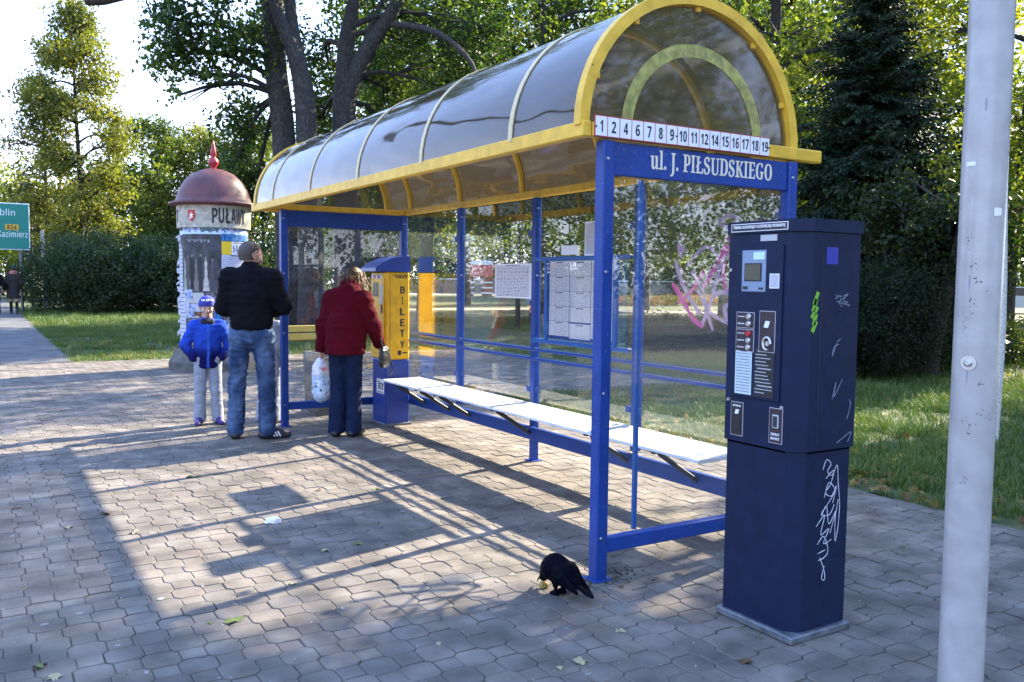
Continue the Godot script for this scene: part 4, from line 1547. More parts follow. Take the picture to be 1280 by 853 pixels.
# ---------------------------------------------------------------- machines on the paving
func build_parking_machine() -> void:
	var c := Vector3(3.03, 0, -2.61)
	var t := thing("parking_machine", "tall navy parking terminal with screen and white scribbled graffiti", "parking machine", c)
	var chamfer := func(x0: float, x1: float, z0: float, z1: float, b: float) -> PackedVector2Array:
		# plan of the case: the corner between the front and the side that faces the lamp post is cut off
		return PackedVector2Array([Vector2(x0, z0), Vector2(x1, z0), Vector2(x1, z1), Vector2(x0 + b, z1), Vector2(x0, z1 - b)])
	var up := func(y: float) -> Transform3D: return Transform3D(Basis(Vector3(1, 0, 0), Vector3(0, 0, 1), Vector3(0, 1, 0)), Vector3(0, y, 0))
	var base := box_part("base_plate", Vector3(.0, .017, .0), Vector3(.378, .034, .436), M.zinc, t, .006)
	base.position.x = .002
	var st := S()
	prism(st, chamfer.call(-.165, .169, -.196, .195, .058), up.call(.034 + .385), .77)
	obj("pedestal", st, M.navy, t)
	st = S()
	prism(st, chamfer.call(-.175, .18, -.205, .205, .06), up.call(.805 + .455), .91)
	var cab := obj("cabinet", st, M.navy, t)
	st = S()
	prism(st, chamfer.call(-.182, .187, -.212, .212, .06), up.call(1.717 + .026), .052)
	obj("cap", st, M.navy, t)
	st = S()
	prism(st, chamfer.call(-.165, .17, -.195, .195, .06), up.call(.801), .012)
	obj("seam", st, M.dark_metal, t)
	var fx := -.175
	# name strip along the cap
	var strip := box_part("name_strip", Vector3(-.1835, 1.742, -.03), Vector3(.003, .034, .315), M.white_print, t)
	box_part("strip_ground", Vector3(-.0012, 0, 0), Vector3(.0012, .028, .309), M.black_print, strip)
	lettering("strip_words", "TERMINAL DOŁADOWUJĄCY ELEKTRONICZNĄ PORTMONETKĘ", Vector3(-.0022, -.008, -.145), FACE_W, .017, .29, M.white_print, strip, "Droid Sans", true, .0008)
	box_part("blank_label", Vector3(fx - .001, 1.695, .02), Vector3(.002, .026, .09), M.label_grey, t)
	# door with controls
	var door := box_part("door", Vector3(fx - .004, 1.335, -.028), Vector3(.009, .66, .268), M.navy, t, .003)
	var dx := -.0055
	var scr := box_part("screen_unit", Vector3(dx, .22, -.022), Vector3(.006, .178, .135), M.panel_blue, door, .003)
	box_part("screen_bezel", Vector3(-.0035, -.005, -.002), Vector3(.003, .078, .098), M.dark_metal, scr, .001)
	box_part("screen", Vector3(-.0056, -.005, -.002), Vector3(.002, .066, .086), M.lcd, scr)
	box_part("sticker", Vector3(-.0035, .065, .03), Vector3(.0015, .032, .062), M.label_mint, scr)
	box_part("maker_plate", Vector3(-.0035, -.072, -.044), Vector3(.0015, .014, .028), M.dark_metal, scr)
	box_part("maker_plate", Vector3(-.0035, -.074, .044), Vector3(.0015, .009, .026), M.dark_metal, scr)
	var lab := box_part("paper_label", Vector3(dx, .178, .093), Vector3(.0015, .062, .052), M.paper, door)
	st = S()
	flat_quad(st, Transform3D(FACE_W, Vector3(-.0012, 0, 0)), .046, .054)
	obj("print", st, M.print_1, lab)
	# button groups with a printed outline
	for g in [[.0, -.062, .062, .098, 2], [-.088, -.062, .09, .098, 3]]:
		var plate := box_part("button_plate", Vector3(dx, g[0] + .008, g[1]), Vector3(.002, g[2] + .008, g[3] + .006), M.plate_line, door)
		box_part("plate_ground", Vector3(-.0012, 0, 0), Vector3(.0015, g[2] + .002, g[3]), M.plum, plate)
		for i in g[4]:
			var y: float = g[2] * (.5 - (i + .5) / g[4]) + .0
			st = S()
			tube(st, [Vector3(-.001, 0, 0), Vector3(-.008, 0, 0), Vector3(-.011, 0, 0)], [.0135, .0135, .009], 16)
			var bt := obj("button", st, M.red_button if (g[4] == 3 and i == 0) else M.steel, plate)
			bt.position = Vector3(0, y, .022)
			lettering("button_words", ["POTWIERDŹ", "ZMIANA", "ANULUJ", "KARTA", "WYDRUK"][i + (0 if g[4] == 2 else 2)], Vector3(-.002, y - .003, -.043), FACE_W, .006, .04, M.white_print, plate, "Droid Sans", true, .0006)
	var pl := box_part("card_plate", Vector3(dx, -.036, .062), Vector3(.002, .176, .088), M.plate_line, door)
	box_part("plate_ground", Vector3(-.0012, 0, 0), Vector3(.0015, .170, .082), M.plum, pl)
	st = S()
	prism(st, PackedVector2Array([Vector2(-.018, -.012), Vector2(.006, -.014), Vector2(.016, .014), Vector2(-.008, .016)]), Transform3D(FACE_W, Vector3(-.0026, .03, .0)), .001)
	obj("card_symbol", st, M.white_print, pl)
	st = S()
	var ring := []
	for i in 22:
		var a := TAU * i / 21.0 * .82
		ring.append(Vector3(-.009, -.05 + sin(a) * .026, .008 + cos(a) * .02))
	tube(st, ring, .0065, 7)
	tube(st, [Vector3(-.002, -.05, .012), Vector3(-.014, -.05, .012)], [.014, .011], 14)
	obj("coin_ring", st, M.steel, pl)
	# tariff and instructions
	var tar := box_part("tariff_sheet", Vector3(dx, -.215, -.066), Vector3(.002, .2, .094), M.label_mint, door)
	st = S()
	flat_quad(st, Transform3D(FACE_W, Vector3(-.0015, 0, 0)), .088, .19)
	obj("print", st, M.print_tariff, tar)
	var ins := box_part("instruction_panel", Vector3(dx, -.213, .052), Vector3(.0015, .21, .108), M.black_print, door)
	var rr := RandomNumberGenerator.new()
	rr.seed = 4
	for i in 13:
		var l := rr.randf_range(.05, .096)
		box_part("text_line", Vector3(-.0012, .092 - i * .0148, -.05 + l * .5 + (.012 if i % 5 == 0 else 0.0)), Vector3(.0008, .0052 if i % 5 == 0 else .0036, l), M.faint_white, ins)
	# lower slots
	for q in [[-.145, "WYDRUK", 0], [.1, "ZWROT MONET", 1]]:
		var z: float = q[0] * .9
		var s2 := box_part("slot_plate", Vector3(fx - .0015, .905, z), Vector3(.003, .15, .072), M.plate_line, t)
		box_part("plate_ground", Vector3(-.0014, 0, 0), Vector3(.0018, .144, .067), M.plum if q[2] else M.black_print, s2)
		if q[2] == 0:
			box_part("outlet", Vector3(-.003, -.022, 0), Vector3(.004, .05, .046), M.black_print, s2, .002)
			st = S()
			prism(st, PackedVector2Array([Vector2(-.012, -.008), Vector2(.008, -.008), Vector2(.014, .012), Vector2(-.006, .012)]), Transform3D(FACE_W, Vector3(-.0026, .03, 0)), .001)
			obj("ticket_symbol", st, M.white_print, s2)
			lettering("slot_words", "WYDRUK", Vector3(-.0026, .054, -.024), FACE_W, .009, .048, M.white_print, s2, "Droid Sans", true, .0006)
		else:
			box_part("outlet_frame", Vector3(-.0035, .018, 0), Vector3(.005, .058, .034), M.label_grey, s2, .003)
			box_part("outlet", Vector3(-.0065, .018, 0), Vector3(.002, .046, .022), M.dark_metal, s2)
			lettering("slot_words", "ZWROT", Vector3(-.0026, -.042, -.024), FACE_W, .011, .048, M.white_print, s2, "Droid Sans", true, .0006)
			lettering("slot_words", "MONET", Vector3(-.0026, -.06, -.024), FACE_W, .011, .048, M.white_print, s2, "Droid Sans", true, .0006)
	for q in [[.985, -.185], [.985, .118], [1.56, -.19]]:
		st = S()
		tube(st, [Vector3(fx, q[0], q[1]), Vector3(fx - .006, q[0], q[1])], [.009, .007], 12)
		obj("lock", st, M.steel, t)
	# stickers and scribbles on the side
	var sz := .2055
	box_part("side_seam", Vector3(-.06, 1.26, sz), Vector3(.003, .86, .0012), M.dark_metal, t)
	box_part("blue_sticker", Vector3(.0, 1.62, sz), Vector3(.072, .07, .001), M.sticker_blue, t)
	var side := Transform3D(Basis(), Vector3(0, 0, sz))
	st = S()
	for i in 5:
		stroke(st, [Vector2(-.108 + .006 * sin(i * 2.1), 1.31 + i * .028), Vector2(-.088 + .008 * sin(i * 3.3), 1.345 + i * .03)], .017, side)
	obj("green_paint", st, M.paint_green, t)
	n_scribble(side, [[[.02, 1.2], [.05, 1.26], [.07, 1.27]], [[.02, 1.2], [.03, 1.24], [.06, 1.25]], [[.03, 1.02], [.05, 1.09], [.04, 1.03], [.09, 1.1]], [[.13, .93], [.15, .99], [.14, 1.01]], [[.07, .83], [.11, .85], [.16, .87], [.14, .83]]], .003, M.scratch, t)
	st = S()
	rr.seed = 9
	for i in 16:
		var a := Vector2(.025 + rr.randf() * .07, 1.42 + rr.randf() * .04)
		stroke(st, [a, a + Vector2(.012 + rr.randf() * .02, .012 * rr.randfn())], .0045, side)
	obj("scuff", st, M.scratch, t)
	side = Transform3D(Basis(), Vector3(0, 0, .196))
	n_scribble(side, [[[.0, .72], [.02, .76], [.05, .74], [.03, .71], [.06, .69], [.09, .73], [.10, .66]], [[.02, .68], [.07, .71], [.05, .65], [.02, .62], [.06, .60], [.09, .64], [.07, .57]], [[.015, .6], [.04, .66], [.08, .62], [.03, .56], [.0, .53], [.05, .52], [.08, .56]], [[.0, .52], [.03, .56], [.05, .48], [.09, .53], [.06, .44]], [[-.03, .48], [.02, .52], [.0, .44], [.05, .46], [.02, .40], [.07, .41]], [[.10, .66], [.115, .56], [.11, .46], [.095, .40], [.09, .5], [.105, .58]], [[-.02, .4], [.02, .43], [.05, .36], [.01, .33]], [[.0, .34], [.03, .28], [.035, .24], [.015, .25], [.03, .3]], [[-.015, .36], [.03, .37]], [[-.01, .33], [.025, .335]]], .0034, M.scribble, t)

func n_scribble(xf: Transform3D, lines: Array, w: float, m: Material, t: Node3D) -> void:
	for line in lines:
		var pts := []
		for v in line:
			pts.append(Vector2(v[0], v[1]))
		var st := S()
		stroke(st, curve2(pts, 6), w, xf, .0009)
		obj("scribble", st, m, t)

func build_ticket_machine() -> void:
	var c := Vector3(3.68, 0, -8.42)
	var t := thing("ticket_machine", "yellow and blue ticket vending machine at the far end of the shelter", "ticket machine", c)
	var st := S()
	bx(st, Vector3(0, .34, 0), Vector3(.27, .68, .34), .012)
	obj("plinth", st, M.blue_gloss, t)
	st = S()
	bx(st, Vector3(0, 1.13, -.02), Vector3(.27, .9, .38), .014)
	obj("cabinet", st, M.yellow_gloss, t)
	box_part("foot", Vector3(0, .012, 0), Vector3(.31, .024, .38), M.zinc, t, .004)
	# hood: curved, reaching out over the front
	st = S()
	var prof := PackedVector2Array([Vector2(-.25, 1.585), Vector2(-.245, 1.62), Vector2(-.16, 1.68), Vector2(-.05, 1.725), Vector2(.06, 1.742), Vector2(.138, 1.745), Vector2(.138, 1.583)])
	prism(st, prof, Transform3D(Basis(), Vector3(0, 0, -.02)), .40)
	obj("hood", st, M.blue_gloss, t)
	# street-facing front with screen, coin panel and tray
	var fx := -.135
	box_part("front_panel", Vector3(fx - .004, 1.14, -.02), Vector3(.008, .8, .33), M.yellow_gloss, t, .003)
	box_part("screen", Vector3(fx - .009, 1.40, -.07), Vector3(.004, .15, .14), M.lcd, t)
	box_part("coin_plate", Vector3(fx - .009, 1.35, .08), Vector3(.004, .2, .08), M.label_grey, t)
	box_part("tray", Vector3(fx - .009, 1.0, -.06), Vector3(.006, .11, .18), M.dark_metal, t, .002)
	box_part("coin_slot", Vector3(fx - .012, 1.2, .09), Vector3(.004, .09, .03), M.black_print, t)
	for i in 5:
		box_part("sticker", Vector3(fx - .0095, 1.53, -.15 + i * .055), Vector3(.003, .035, .04), [M.white_print, M.red_print, M.label_mint, M.sticker_blue, M.white_print][i], t)
	box_part("seam", Vector3(fx + .05, 1.13, .1705), Vector3(.004, .86, .002), M.dark_metal, t)
	# lettering on the side that faces along the stop
	var z := .1705
	var y := 1.435
	for ch in ["B", "I", "L", "E", "T", "Y"]:
		var w := .052 if ch != "I" else .016
		lettering("letter", ch, Vector3(.052 - w * .5, y - .075, z), Basis(), .074, w, M.black_print, t, "Droid Sans", true, .002)
		y -= .112
	lettering("logo_letters", "MZK", Vector3(.01, 1.515, z), Basis(Vector3(1, 0, 0), Vector3(.25, 1, 0), Vector3(0, 0, 1)), .04, .095, M.black_print, t, "Droid Sans", true, .002)
	for i in 3:
		box_part("logo_stripe", Vector3(-.022 + .006 * i, 1.549 - .012 * i, z + .001), Vector3(.06 - .012 * i, .006, .002), M.black_print, t)
	box_part("side_label", Vector3(.02, .75, z + .0005), Vector3(.04, .045, .002), M.black_print, t)
	box_part("side_label_line", Vector3(.078, .748, z + .0005), Vector3(.055, .014, .002), M.black_print, t)
	# white sticker low on the front
	var stick := box_part("logo_sticker", Vector3(fx - .002, .40, .045), Vector3(.002, .15, .19), M.white_print, t)
	lettering("logo_letters", "MZK", Vector3(-.0012, -.035, -.06), Basis(Vector3(0, 0, 1), Vector3(0, 1, .25), Vector3(-1, 0, 0)), .07, .135, M.black_print, stick, "Droid Sans", true, .001)
	for i in 3:
		box_part("logo_stripe", Vector3(-.0018, .052 - .013 * i, -.045 + .008 * i), Vector3(.0014, .007, .08 - .012 * i), M.paint_green if i == 0 else M.black_print, stick)
	box_part("sticker_words", Vector3(-.0014, -.06, 0), Vector3(.001, .012, .16), M.scratch, stick)

func build_lamp_post() -> void:
	var p := Vector3(3.05, 0, -1.79)
	var t := thing("lamp_post", "pale grey painted steel lamp post with scuffs beside the parking machine", "lamp post", p)
	var st := S()
	tube(st, [Vector3(0, -.02, 0), Vector3(0, .4, 0), Vector3(.0, 1.3, 0), Vector3(.0, 2.6, 0), Vector3(0, 6.5, 0)], [.0765, .076, .075, .073, .06], 40)
	obj("shaft", st, M.pole_grey, t)
	var face_at := func(px: float, py: float) -> Vector3:
		# where the line of sight meets the shaft
		var d := ray(px, py).normalized()
		var o := CAM - p
		var a := d.x * d.x + d.z * d.z
		var b := o.x * d.x + o.z * d.z
		var c := o.x * o.x + o.z * o.z - .075 * .075
		var disc := b * b - a * c
		return o + d * ((-b - sqrt(maxf(disc, 0.0))) / a)
	var bp: Vector3 = face_at.call(1211, 454)
	var nrm := Vector3(bp.x, 0, bp.z).normalized()
	st = S()
	tube(st, [bp - nrm * .004, bp + nrm * .003], .026, 24)
	tube(st, [bp + nrm * .003, bp + nrm * .012, bp + nrm * .015], [.0125, .0125, .008], 16)
	obj("bolt", st, M.steel, t)
	# tape remains and chipped paint follow the round of the shaft
	for q in [[1214, 205, .034, .016, "tape"], [1248, 265, .03, .03, "tape"]]:
		var c: Vector3 = face_at.call(q[0], q[1])
		st = S()
		patch(st, c, q[2], q[3], .0008)
		obj("tape_scrap", st, M.paper, t)
	rng.seed = 77
	for q in [[1222, 350, 6, 14], [1216, 380, 5, 10], [1206, 410, 4, 12], [1225, 480, 4, 2], [1208, 528, 8, 14], [1230, 518, 12, 8], [1212, 300, 4, 20], [1205, 600, 4, 6], [1218, 345, 5, 30], [1211, 540, 4, 6]]:
		st = S()
		for i in 7:
			var c: Vector3 = face_at.call(q[0] + rng.randfn() * q[2] * .6, q[1] + rng.randfn() * q[3] * .6)
			patch(st, c, rng.randf_range(.002, .008), rng.randf_range(.002, .006), .0005)
		obj("paint_chip", st, M.chip, t)
	for q in [[1212, 352], [1209, 470], [1233, 130]]:
		var c: Vector3 = face_at.call(q[0], q[1])
		st = S()
		patch(st, c, .003, .05, .0005)
		obj("paint_chip", st, M.scratch, t)

func patch(st: SurfaceTool, c: Vector3, w: float, h: float, lift: float) -> void:
	var r := Vector2(c.x, c.z).length()
	var a := atan2(c.z, c.x)
	var n := 4
	var e := []
	for i in n + 1:
		e.append([rng.randf_range(.75, 1.0), rng.randf_range(.75, 1.0)])
	for i in n:
		var q := []
		for k in [[i, 1], [i + 1, 1], [i + 1, -1], [i, -1]]:
			var b: float = a + (float(k[0]) / n - .5) * w / r * 1.0
			q.append(Vector3(cos(b) * (r + lift), c.y + k[1] * h * .5 * e[k[0]][0 if k[1] > 0 else 1], sin(b) * (r + lift)))
		face(st, q, Vector3(0, c.y, 0))

# ---------------------------------------------------------------- advertising column, signs, bench, bin
func curved(st: SurfaceTool, r: float, a0: float, a1: float, y0: float, y1: float, ragged := 0.0, thick := 0.0025) -> void:
	# a sheet pasted round a drum, angle 0 towards +x, with texture coordinates
	var n := 12
	for i in n:
		var q := []
		for k in [[i, 1], [i + 1, 1], [i + 1, 0], [i, 0]]:
			var f := float(k[0]) / n
			var a := lerpf(a0, a1, f)
			var y := lerpf(y0, y1, k[1]) + ragged * sin(f * 23.0 + y0 * 9.0) * (1 if k[1] else -1)
			q.append([Vector3(cos(a) * r, y, sin(a) * r), Vector2(f, 1.0 - k[1])])
		for k in [0, 1, 2, 0, 2, 3]:
			st.set_uv(q[k][1])
			st.add_vertex(q[k][0])

func build_column() -> void:
	var c := Vector3(3.35, 0, -14.85)
	var t := thing("advertising_column", "round poster column with dark red dome and pasted bills", "advertising column", c)
	var st := S()
	lathe(st, Vector3.ZERO, [Vector2(.74, 0), Vector2(.74, .14), Vector2(.64, .34), Vector2(0.0, .34)], 8, false)
	obj("base", st, M.concrete, t)
	st = S()
	lathe(st, Vector3.ZERO, [Vector2(.535, .34), Vector2(.535, 2.30)], 48)
	obj("drum", st, M.poster_pulp, t)
	st = S()
	lathe(st, Vector3.ZERO, [Vector2(.50, 2.29), Vector2(.575, 2.295), Vector2(.58, 2.66), Vector2(.5, 2.665)], 48, false)
	var band := obj("name_band", st, M.cream_band, t)
	st = S()
	lathe(st, Vector3.ZERO, [Vector2(.5, 2.64), Vector2(.69, 2.66), Vector2(.70, 2.70), Vector2(.60, 2.735), Vector2(.575, 2.80), Vector2(.54, 2.92), Vector2(.45, 3.07), Vector2(.32, 3.19), Vector2(.16, 3.26), Vector2(.05, 3.275), Vector2(0, 3.276)], 48)
	obj("dome", st, M.dome_red, t)
	st = S()
	lathe(st, Vector3.ZERO, [Vector2(.05, 3.26), Vector2(.04, 3.30), Vector2(.075, 3.34), Vector2(.085, 3.38), Vector2(.07, 3.43), Vector2(.03, 3.46), Vector2(.05, 3.49), Vector2(.045, 3.56), Vector2(.012, 3.72), Vector2(0, 3.74)], 20)
	obj("finial", st, M.finial_red, t)
	# where the camera stands, seen from the column
	var view := atan2(0.0 - c.z, 0.0 - c.x)
	# letters set round the band
	var words := "PUŁAWY"
	for i in words.length():
		var a := view - .02 - .172 * i
		var turn := Basis(Vector3(sin(a), 0, -cos(a)), Vector3.UP, Vector3(cos(a), 0, sin(a)))
		lettering("letter", words[i], Vector3(cos(a) * .578, 2.365, sin(a) * .578) - turn.x * (.056 if words[i] == "W" else .042), turn, .235, .112 if words[i] == "W" else .084, M.black_print, band, "Droid Sans", true, .006)
	var a2 := view + 1.3
	var tb := Basis(Vector3(sin(a2), 0, -cos(a2)), Vector3.UP, Vector3(cos(a2), 0, sin(a2)))
	lettering("letter", "Y", Vector3(cos(a2) * .578, 2.375, sin(a2) * .578) - tb.x * .03, tb, .205, .066, M.black_print, band, "Droid Sans", true, .006)
	# shield with a pale rider
	var a3 := view + .62
	var sb := Basis(Vector3(sin(a3), 0, -cos(a3)), Vector3.UP, Vector3(cos(a3), 0, sin(a3)))
	st = S()
	prism(st, PackedVector2Array([Vector2(-.06, .085), Vector2(.06, .085), Vector2(.06, -.02), Vector2(.04, -.065), Vector2(0, -.09), Vector2(-.04, -.065), Vector2(-.06, -.02)]), Transform3D(sb, Vector3(cos(a3) * .583, 2.48, sin(a3) * .583)), .012)
	var sh := obj("shield", st, M.shield_red, band)
	st = S()
	prism(st, PackedVector2Array([Vector2(-.035, -.045), Vector2(-.02, -.01), Vector2(-.03, .03), Vector2(-.01, .02), Vector2(0, .06), Vector2(.015, .03), Vector2(.04, .02), Vector2(.02, -.005), Vector2(.035, -.04), Vector2(.008, -.02), Vector2(-.01, -.055)]), Transform3D(sb, Vector3(cos(a3) * .59, 2.475, sin(a3) * .59)), .006)
	obj("rider", st, M.white_print, sh)
	# bills
	var R := .538
	var bill := func(called: String, from: float, to: float, y0: float, y1: float, m: Material, layer: int, rag := .0):
		var s := S()
		curved(s, R + .0022 * layer, view - from, view - to, y0, y1, rag)
		obj(called, s, m, t)
	bill.call("poster", -1.1, .19, 1.27, 2.19, M.poster_group, 3)
	bill.call("paper_strip", -1.3, 1.3, 2.18, 2.24, M.bill_sky, 2, .006)
	bill.call("poster", -1.1, -.4, 2.215, 2.29, M.bill_mixed, 1, .008)
	bill.call("poster", -.38, .1, 2.215, 2.295, M.bill_teal, 1, .006)
	bill.call("poster", .12, 1.2, 2.215, 2.29, M.bill_mixed, 1, .006)
	bill.call("poster", .2, 1.2, 2.09, 2.2, M.bill_cyan, 3, .006)
	bill.call("poster", .2, 1.15, 1.87, 2.08, M.bill_yellow, 4)
	bill.call("poster", .2, 1.1, 1.1, 1.865, M.bill_white, 3)
	bill.call("poster", -1.0, -.32, 1.09, 1.26, M.bill_list, 4)
	bill.call("poster", -.95, -.45, .86, 1.08, M.bill_mixed, 3, .008)
	bill.call("poster", -.43, .05, .84, 1.10, M.bill_orange, 3, .006)
	bill.call("poster", -.95, -.5, .52, .84, M.bill_dark, 2, .006)
	bill.call("poster", -.48, .4, .46, .80, M.bill_mixed, 2, .008)
	bill.call("poster", -1.5, -.97, .4, 2.0, M.bill_white, 2, .01)
	bill.call("poster", .95, 1.5, .5, 1.08, M.bill_list, 2, .01)
	rng.seed = 52
	for i in 16:
		var fa := rng.randf_range(-1.35, .9)
		var fy := rng.randf_range(.42, 2.05)
		if fy > 1.2 and fa < .2 and fa > -1.2:
			fy = rng.randf_range(.4, 1.0)
		bill.call("handbill", fa, fa + rng.randf_range(.14, .34), fy, fy + rng.randf_range(.1, .24), [M.bill_list, M.bill_white, M.bill_cyan, M.bill_orange, M.bill_mixed, M.bill_dark][i % 6], 5 + i % 3, .004)
	# curling torn edges on the shaded side
	rng.seed = 31
	for i in 20:
		var a := view + rng.randf_range(1.15, 1.5)
		var y := rng.randf_range(.5, 2.2)
		var d := Vector3(cos(a), 0, sin(a))
		var tg := Vector3(-sin(a), 0, cos(a))
		st = S()
		st.set_smooth_group(1)
		var w := rng.randf_range(.025, .07)
		var h := rng.randf_range(.03, .11)
		var p0 := d * (R + .004) + Vector3(0, y, 0)
		var p1 := p0 + tg * w * .6 + d * w * .7 + Vector3(0, rng.randfn() * .03, 0)
		face(st, [p0 + Vector3(0, h, 0), p1 + Vector3(0, h * .6, 0), p1 - Vector3(0, h * .2, 0), p0], Vector3(0, y, 0))
		obj("torn_paper", st, M.bill_plain, t)

func build_street_things() -> void:
	# green direction sign over the footpath's end
	var z := -40.0
	var tr := on_z(36, 255, z)
	var br := on_z(36, 313, z)
	var h := tr.y - br.y
	var w := 3.4
	var t := thing("direction_sign", "green road direction sign with white town names on grey posts", "road sign", Vector3(tr.x - w * .5, 0, z))
	var panel := box_part("panel", Vector3(0, (tr.y + br.y) * .5, 0), Vector3(w, h, .05), M.sign_white, t, .01)
	box_part("ground_field", Vector3(0, 0, .026), Vector3(w - .07, h - .07, .008), M.sign_green, panel)
	lettering("town_name", "Lublin", Vector3(w * .5 - .50 - .86, h * .5 - .50, .03), Basis(), .27, .86, M.sign_white, panel, "Droid Sans", false, .006)
	lettering("town_name", "Kazimierz", Vector3(w * .5 - .08 - 1.02, -h * .5 + .50, .03), Basis(), .24, 1.02, M.sign_white, panel, "Droid Sans", false, .006)
	var plate := box_part("route_plate", Vector3(w * .5 - .62, -.03, .034), Vector3(.46, .22, .008), M.sign_yellow, panel, .003)
	lettering("route_number", "824", Vector3(-.17, -.08, .004), Basis(), .16, .34, M.black_print, plate, "Droid Sans", true, .004)
	for x in [w * .5 - .32, -w * .5 + .5]:
		var st := S()
		tube(st, [Vector3(x, 0, -.07), Vector3(x, br.y + h * .9, -.07)], .055, 12)
		obj("post", st, M.zinc, t)
	# white post and thin dark pole beside the footpath
	var b := ground_at(57, 391)
	t = thing("marker_post", "tall white wooden post standing on the lawn by the hedge", "post", b)
	var lean := Basis(Vector3(0, 0, 1), .012)
	var st := S()
	bx(st, lean * Vector3(0, 1.0, 0), Vector3(.15, 2.1, .12), .01, lean)
	obj("lower_board", st, M.post_white, t)
	st = S()
	bx(st, lean * Vector3(-.02, 2.6, .0), Vector3(.12, 1.5, .08), .01, lean)
	obj("upper_board", st, M.post_white, t)
	b = ground_at(41, 387)
	t = thing("sign_pole", "thin dark pole beside the green road sign", "pole", b)
	st = S()
	tube(st, [Vector3(0, -.05, 0), Vector3(0, 3.0, 0)], .06, 10)
	obj("shaft", st, M.dark_metal, t)
	st = S()
	tube(st, [Vector3(-.12, 1.4, 0), Vector3(-.12, 3.2, 0)], .035, 10)
	obj("rail", st, M.zinc, t)
	# yellow park bench seen through the end glass
	b = Vector3(5.2, 0, -15.6)
	t = thing("park_bench", "park bench with yellow slats seen through the shelter's end glass", "bench", b, .12)
	for y in [.60, .46]:
		box_part("slat", Vector3(0, y, .16), Vector3(1.5, .115, .03), M.bench_yellow, t, .006)
	for i in 3:
		box_part("slat", Vector3(0, .40, .05 - .13 * i), Vector3(1.5, .03, .11), M.bench_yellow, t, .006)
	for x in [-.6, .6]:
		box_part("leg", Vector3(x, .19, -.05), Vector3(.09, .38, .4), M.concrete, t, .015)
		box_part("back_stay", Vector3(x, .52, .135), Vector3(.06, .34, .02), M.dark_metal, t, .004)
	# concrete litter bin behind the shelter's end
	b = Vector3(3.33, 0, -9.42)
	t = thing("litter_bin", "square grey concrete litter bin behind the shelter's end rail", "litter bin", b, .1)
	st = S()
	var out := [Vector2(.24, 0), Vector2(.25, .03), Vector2(.27, .66), Vector2(.255, .69), Vector2(.20, .69), Vector2(.19, .4), Vector2(0, .4)]
	lathe(st, Vector3.ZERO, out, 4, false)
	obj("shell", st, M.concrete, t).rotation.y = PI / 4
	st = S()
	lathe(st, Vector3.ZERO, [Vector2(.30, 0), Vector2(.30, .05), Vector2(0, .05)], 4, false)
	obj("foot", st, M.concrete, t).rotation.y = PI / 4

# ---------------------------------------------------------------- people and the bird
func flat_paint(c: Color, vary := .12) -> Callable:
	var n := FastNoiseLite.new()
	n.seed = 3
	n.frequency = 9.0
	return func(p: Vector3, _n: Vector3) -> Color: return c * (1.0 + vary * n.get_noise_3dv(p))

func person(label: String, at: Vector3, facing: Vector2, j: Dictionary, h: float, look: Dictionary) -> Node3D:
	var s := h / 1.8
	var cell: float = look.get("cell", .015)
	var hs: float = look.get("head", s)
	var pieces := [nets(body_bones(j, s), cell * 1.15, .04 * s), head_net(j, hs, .007 * hs if cell < .02 else .016)]
	for k in ["l_", "r_"]:
		var d: Vector3 = j[k + "hand"]
		pieces.append(hand_net(j[k + "wrist"], d, look.get("palm", Vector3(0, 0, 1)), Vector3(0, 0, 1) if absf((d - j[k + "wrist"]).normalized().z) < .8 else Vector3.UP, s * look.get("hand_scale", 1.0), look.get("curl", .8)))
	var root := place("person", net_mesh(pieces, flat_paint(look.get("skin", Color(.50, .29, .21)), .08)), M.skin)
	root.position = at
	root.rotation.y = atan2(facing.x, facing.y)
	tag(root, label, "person")
	place(look.get("top_name", "jacket"), net_mesh([nets(top_bones(j, s, look.get("fat", 1.0), look.get("hem", 0.0)) + look.get("top_extra", []), cell, look.get("blend", .05) * s, look.top_low)], look.top_paint, look.get("fold", .006), look.get("fold_scale", 1.0), 5), look.get("top_mat", M.cloth), root)
	place("trousers", net_mesh([nets(leg_bones(j, s, look.get("leg_fat", 1.0), look.get("cuff", .07)), cell, .025 * s, .035 * s, j.pelvis.y + .11 * s)], look.leg_paint, look.get("leg_fold", .006), 1.3, 9), M.cloth, root)
	for k in ["l_", "r_"]:
		var sh := place("shoe", shoe_mesh(j, k, s, look.get("shoe_wide", 1.0)), look.shoe, root)
		var d: Vector3 = j[k + "toe"] - j[k + "ankle"]
		d.y = 0
		d = d.normalized()
		var st := S()
		var c: Vector3 = (j[k + "toe"] + j[k + "ankle"]) * .5 - d * .02 * s
		bx(st, Vector3(c.x, .011, c.z), Vector3(.068 * s, .018, .21 * s), .008, Basis(Vector3.UP.cross(d), Vector3.UP, d))
		obj("sole", st, look.get("sole", M.rubber), sh)
		if look.has("stripes"):
			for i in 3:
				for sd in [-1, 1]:
					st = S()
					var sp: Vector3 = j[k + "ankle"] + d * (.045 + .026 * i) * s + Vector3.UP.cross(d) * sd * (.0445 - .001 * i) * s
					bx(st, Vector3(sp.x, .052, sp.z), Vector3(.006, .055, .011), .001, Basis(Vector3.UP.cross(d), Vector3.UP, d) * Basis(Vector3(1, 0, 0), -.5))
					obj("stripe", st, M.white_print, sh)
	return root

